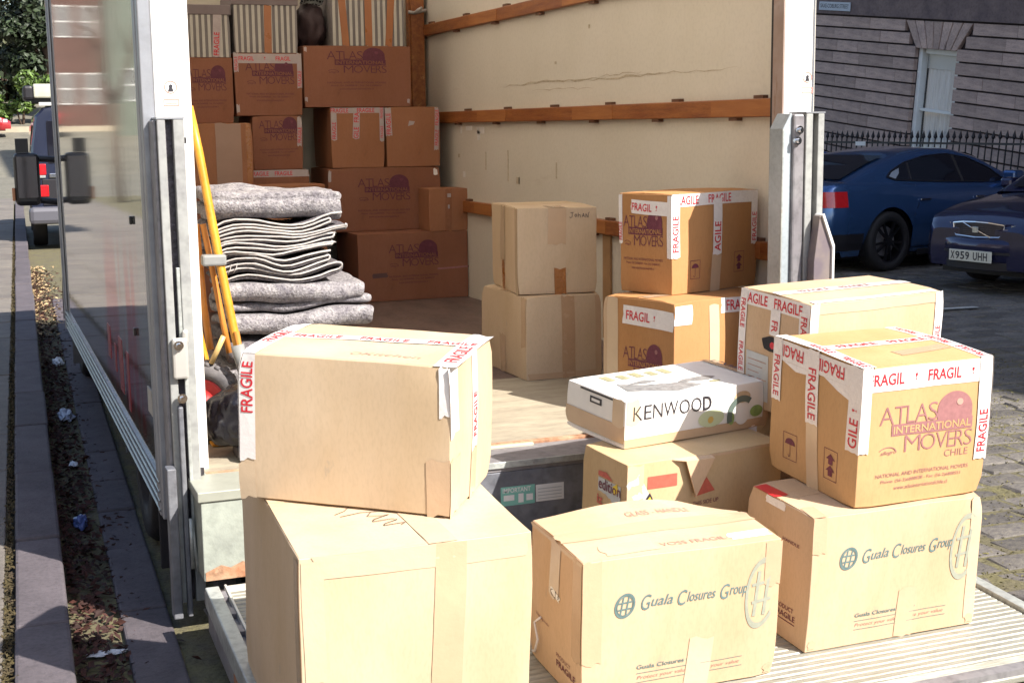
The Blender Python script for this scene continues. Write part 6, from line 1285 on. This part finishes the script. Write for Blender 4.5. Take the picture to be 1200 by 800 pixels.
def van():
    T = thing('parked_van', 'dark blue van parked ahead of the truck, its rear corner and red lamps showing', 'van', (0.05, 15.5, 0), KA)
    def P(n, m, fn, bevel=0.0, parent=T, smooth=False): b = MB(); fn(b); return b.obj(n, m, parent, smooth, bevel)
    sec = [(0.0, 0.42), (-0.02, 0.75), (0.0, 1.05), (0.06, 1.45), (0.13, 1.85), (0.24, 1.96), (0.5, 2.02), (0.95, 2.04)]
    full = sec + [(1.9 - x, z) for x, z in sec[-2::-1]]
    b = MB(); rows = [[(0.95 + (x - 0.95) * k, y, 0.42 + (z - 0.42) * kz) for x, z in full] for y, k, kz in ((0.0, 0.96, 0.985), (0.04, 0.99, 1.0), (0.3, 1.0, 1.0), (3.2, 1.0, 1.0), (3.9, 0.96, 0.72), (4.7, 0.92, 0.42), (4.8, 0.85, 0.2))]
    b.grid(rows); b.add(rows[0], [tuple(range(len(full)))]); b.add(rows[-1], [tuple(range(len(full)))]); b.obj('body', VAN_BLUE, T)
    P('rear_bumper', mat('bumper_grey', (0.10, 0.10, 0.12), 0.4), lambda b: b.box(-0.02, 1.92, -0.10, 0.25, 0.36, 0.60), 0.06)
    P('rear_window', GLASS_DARK, lambda b: b.box(0.28, 1.62, -0.012, 0.0, 1.2, 1.78), 0.01); P('lower_tailgate', CAR_DK, lambda b: b.box(0.18, 1.72, -0.014, 0.0, 0.62, 0.98), 0.01)
    for x0 in (0.10, 1.66):
        P('tail_lamp', LAMP_RED, lambda b: b.box(x0, x0 + 0.14, -0.025, 0.06, 1.04, 1.19), 0.01); P('tail_lamp', LAMP_RED, lambda b: b.box(x0, x0 + 0.16, -0.025, 0.06, 0.74, 0.90), 0.01); P('reverse_lamp', LAMP_CLEAR, lambda b: b.box(x0 + 0.02, x0 + 0.13, -0.024, 0.05, 1.0, 1.035), 0.004)
    P('side_window', GLASS_DARK, lambda b: b.prism([(0.4, 1.15), (3.4, 1.15), (3.0, 1.72), (0.4, 1.72)], lambda y, z: Vector((0.015 + (z - 1.15) * 0.125, y, z)), lambda y, z: Vector((0.04 + (z - 1.15) * 0.125, y, z))))
    P('roof_edge', mat('gutter_pale', (0.62, 0.62, 0.6), 0.4), lambda b: b.box(0.2, 1.7, -0.01, 0.04, 1.985, 2.03), 0.004)
    P('badge', CHROME, lambda b: b.box(0.28, 0.38, -0.03, -0.014, 1.0, 1.06), 0.01)
    for x in (0.12, 1.78):
        for y in (0.85, 3.9):
            M_ = Matrix.Translation((x, y, 0.33)) @ Matrix.Rotation(pi / 2, 4, 'Y'); b = MB(); b.lathe([(0.2, -0.1), (0.31, -0.1), (0.33, -0.07), (0.33, 0.07), (0.31, 0.1), (0.2, 0.1)], 28, T=M_, close=True); o = b.obj('wheel', TYRE_DARK, T, True)
            b = MB(); b.lathe([(0, -0.04), (0.2, -0.05), (0.2, 0.05), (0, 0.04)], 20, T=M_); b.obj('rim', ALLOY, o)
    P('roof_box', mat('roof_board', (0.52, 0.52, 0.42), 0.6, var=0.2), lambda b: (b.box(0.14, 1.7, 0.0, 1.5, 2.09, 2.28),), 0.02); P('rack_bar', CAR_DK, lambda b: [b.box(0.12, 1.75, y, y + 0.05, 2.03, 2.088) for y in (0.1, 1.2)])
    P('rack_bundle', CAR_DK, lambda b: b.box(0.0, 0.138, -0.02, 0.9, 2.06, 2.26), 0.04)
van()

# ------------------------------------------------------------------ far end of the street: shrubs, tree, walls
def leaf_ball(b, rr, c, r, n, s0, s1):
    for i in range(n):
        d = Vector((rr.gauss(0, 1), rr.gauss(0, 1), rr.gauss(0, 1))).normalized(); k = rr.random() ** 0.38
        k *= 1 + 0.25 * noise.noise(d * 2.3 + Vector(c))
        p = Vector(c) + Vector((d.x * r[0], d.y * r[1], d.z * r[2])) * k; nrm = (d + Vector((rr.gauss(0, 0.6), rr.gauss(0, 0.6), rr.gauss(0.3, 0.6)))).normalized()
        u = nrm.orthogonal().normalized(); u = Matrix.Rotation(rr.uniform(0, 2 * pi), 3, nrm) @ u; v = nrm.cross(u); s = rr.uniform(s0, s1)
        b.add([p - u * s, p - v * s * 0.5 + nrm * s * 0.1, p + u * s, p + v * s * 0.5 + nrm * s * 0.1], [(0, 1, 2, 3)])
def tree(name, label, cat, loc, clumps, leafm, n, s, trunk, seed, group=None):
    T = thing(name, label, cat, loc, 0, group); rr = random.Random(seed); b = MB()
    for c, r in clumps: leaf_ball(b, rr, c, r, n, s * 0.6, s)
    b.obj('crown', leafm, T)
    b = MB()
    for pts, r0, r1 in trunk: b.tube(pts, [r0 + (r1 - r0) * i / (len(pts) - 1) for i in range(len(pts))], 8)
    b.obj('trunk', TRUNK, T, True)
def far_end():
    g = 1.74
    b = MB(); b.box(-30, 12, 65.0, 68, 1.4, 1.86); tag(b.obj('far_kerb', mat('far_kerb_stone', (0.40, 0.34, 0.25), 0.85, var=0.2, vscale=2)), kind='structure')
    rr = random.Random(3)
    def cl(x0, x1, z0, z1, n, r, yj=0.8, s=1):
        return [((rr.uniform(x0, x1), rr.uniform(-yj, yj), rr.uniform(z0, z1)), (r * rr.uniform(0.7, 1.3), r * rr.uniform(0.7, 1.2), r * rr.uniform(0.6, 1.1))) for _ in range(n)]
    tree('green_shrub', 'bright green sunlit shrub behind the far kerb, left of the blue van', 'shrub', (1.9, 68.5, g), cl(-0.9, 3.0, 0.3, 2.6, 13, 0.6), LEAF, 420, 0.17, [([(0, 0, -0.3), (0.1, 0, 1.0), (0.3, 0, 2)], 0.08, 0.03), ([(0, 0, 0), (-0.4, 0, 1.5)], 0.05, 0.02)], 1)
    tree('green_shrub', 'low green shrub at the far kerb by the red car', 'shrub', (-0.3, 69.2, g), cl(-0.9, 1.1, 0.2, 2.9, 9, 0.55), LEAF, 380, 0.16, [([(0, 0, -0.3), (0.1, 0, 1.4)], 0.06, 0.02)], 2)
    tree('shade_tree', 'dark dense tree standing over the green shrubs at the street end', 'tree', (3.4, 71.5, g), cl(-1.8, 2.6, 2.4, 9.5, 26, 1.0, 1.0), LEAF_DARK, 420, 0.24, [([(0, 0, -0.3), (0.1, 0, 2.0), (-0.1, 0, 4.5), (0.2, 0, 7)], 0.28, 0.08), ([(0, 0, 2.5), (1.4, 0.2, 5.5)], 0.14, 0.04), ([(0, 0, 3), (-1.4, 0.2, 6)], 0.13, 0.04)], 3)
    tree('shade_tree', 'grey green tree top at the upper left corner, behind the dark tree', 'tree', (0.4, 76, g), cl(-2.6, 2.2, 4.6, 9.0, 16, 1.0, 0.8), mat('leaf_grey', (0.12, 0.13, 0.075), 0.6, island=0.6), 330, 0.22, [([(0.2, 0, -0.3), (0, 0, 3.0), (-0.4, 0, 7.0)], 0.22, 0.06), ([(0, 0, 3), (1.2, 0, 6)], 0.1, 0.04)], 4)
    for i in range(1):
        tree('backing_tree', 'deep green tree mass closing off the end of the street', 'tree', (1.5, 82, g + 0.6), cl(-5, 8, 0.5, 9, 34, 1.5, 0.8), LEAF_DARK, 300, 0.36, [([(0, 0, -0.6), (0, 0, 6)], 0.25, 0.1)], 5)
    # house whose pale wall shows between the leaves
    H = thing('pale_house', 'pale rendered house wall glimpsed through the leaves at the far left', 'house', (-6.5, 79, g + 0.5)); b = MB(); b.box(0, 7.6, 0, 0.3, 0, 4.9); b.box(0, 0.3, 0.3, 4, 0, 4.9); b.obj('wall', PLASTER, H); b = MB(); b.prism([(-0.3, 4.9), (4.3, 4.9), (2, 6.2)], lambda y, z: Vector((-0.3, y, z)), lambda y, z: Vector((7.8, y, z))); b.obj('roof', STONE_BAND, H)
    b = MB(); [b.box(x, x + 1.0, -0.03, 0.0, 1.4, 3.0) for x in (1, 3.2)]; b.obj('window', GLASS_DARK, H)
    coupe('parked_car', 'red car at the far left edge, parked by the shrubs', (-3.55, 65.2 - 2.2, 1.50), rad(4), CAR_RED)
    # what the polished flank mirrors: bare forked tree, red sandstone house, pale gable and hedge left of the pavement
    T = thing('bare_tree', 'bare forked young tree left of the pavement, mirrored in the truck flank', 'tree', (-2.6, 26, 0.1))
    b = MB()
    for pts, r0, r1 in (([(0, 0, -0.1), (0.05, 0, 1.0), (0.0, 0, 2.1)], 0.10, 0.08), ([(0, 0, 2.1), (-0.35, 0, 3.1), (-0.8, 0.1, 4.6)], 0.07, 0.03), ([(0, 0, 2.1), (0.3, 0.1, 2.9), (0.5, 0, 4.6)], 0.07, 0.03), ([(-0.35, 0, 3.1), (-0.1, 0, 3.8), (-0.1, 0, 4.8)], 0.03, 0.012), ([(-0.5, 0, 3.6), (-1.1, 0, 4.2)], 0.025, 0.01), ([(0.36, 0, 3.3), (0.85, 0, 4.1)], 0.025, 0.01)):
        b.tube(pts, [r0 + (r1 - r0) * i / (len(pts) - 1) for i in range(len(pts))], 8)
    b.obj('trunk', TRUNK, T, True)
    def house(label, x, y, z, w, d, h, m, wm, cols, rows_):
        H = thing('terrace_house', label, 'house', (x, y, z)); b = MB(); b.box(0, w, 0, d, -0.4, h); b.obj('wall', m, H)
        for cx_ in cols:
            for rz_ in rows_:
                b = MB(); b.box(cx_, cx_ + 0.55, -0.03, 0.0, rz_, rz_ + 1.5); wo = b.obj('window', GLASS_DARK, H)
                b = MB(); [b.box(cx_ + 0.55 * q - 0.025, cx_ + 0.55 * q + 0.025, -0.05, -0.031, rz_, rz_ + 1.5) for q in (0, 0.5, 1)]; [b.box(cx_, cx_ + 0.55, -0.048, -0.031, rz_ + q, rz_ + q + 0.05) for q in (0, 0.72, 1.45)]; b.obj('window_frame', wm, wo)
        b = MB(); b.prism([(-0.3, h), (d + 0.3, h), (d / 2, h + 2)], lambda yy, zz: Vector((-0.2, yy, zz)), lambda yy, zz: Vector((w + 0.2, yy, zz))); b.obj('roof', STONE_BAND, H)
    house('red sandstone house front beyond the cross street, mirrored in the truck flank', -6.1, 66, 1.7, 2.6, 6, 9.5, BRICK, WIN_FRAME, (0.4, 1.6), (1.2, 4.4))
    house('pale grey green rendered house beside the red one, mirrored in the truck flank', -9.6, 63, 1.4, 3.4, 6, 10, mat('render_grey_green', (0.15, 0.17, 0.135), 0.85, var=0.15, vscale=0.6), WIN_FRAME, (0.5, 2.2), (1.6,))
    tree('street_hedge', 'tall green hedge left of the pale house, mirrored in the truck flank', 'hedge', (-12.5, 60, 1.0), cl(-2.5, 2.5, 0.5, 7.5, 24, 1.0), LEAF, 260, 0.25, [([(0, 0, -0.3), (0, 0, 4)], 0.2, 0.08)], 8)
far_end()
def opposite_side():
    T = thing('stone_terrace', 'stone terrace on the near side of the street, outside the picture', 'building', (-14, -34, 0)); b = MB(); b.box(-8, 0, 0, 52, -0.2, 13); b.obj('wall', mat('terrace_stone', (0.33, 0.27, 0.21), 0.85, var=0.25, vscale=0.7), T)
    b = MB(); b.box(0.0, 0.05, 0, 1.1, 0, 2.1); wm = b.data('window', GLASS_DARK); b = MB(); b.box(0.0, 0.09, -0.12, 0.0, -0.1, 2.2); b.box(0.0, 0.09, 1.1, 1.22, -0.1, 2.2); b.box(0.0, 0.09, 0, 1.1, 2.1, 2.2); b.box(0.0, 0.12, 0, 1.1, -0.1, 0.0); fm = b.data('window_frame', WIN_FRAME)
    for k in range(17):
        for z in (1.2, 5.2, 9.2): place(fm, 'window_frame', place(wm, 'window', T, (0, 1.2 + k * 3.0, z)), (0, 0, 0))
    b = MB(); b.box(-8.1, 0.35, -0.1, 52.1, 12.6, 13.1); b.obj('cornice', STONE_BAND, T)
opposite_side()
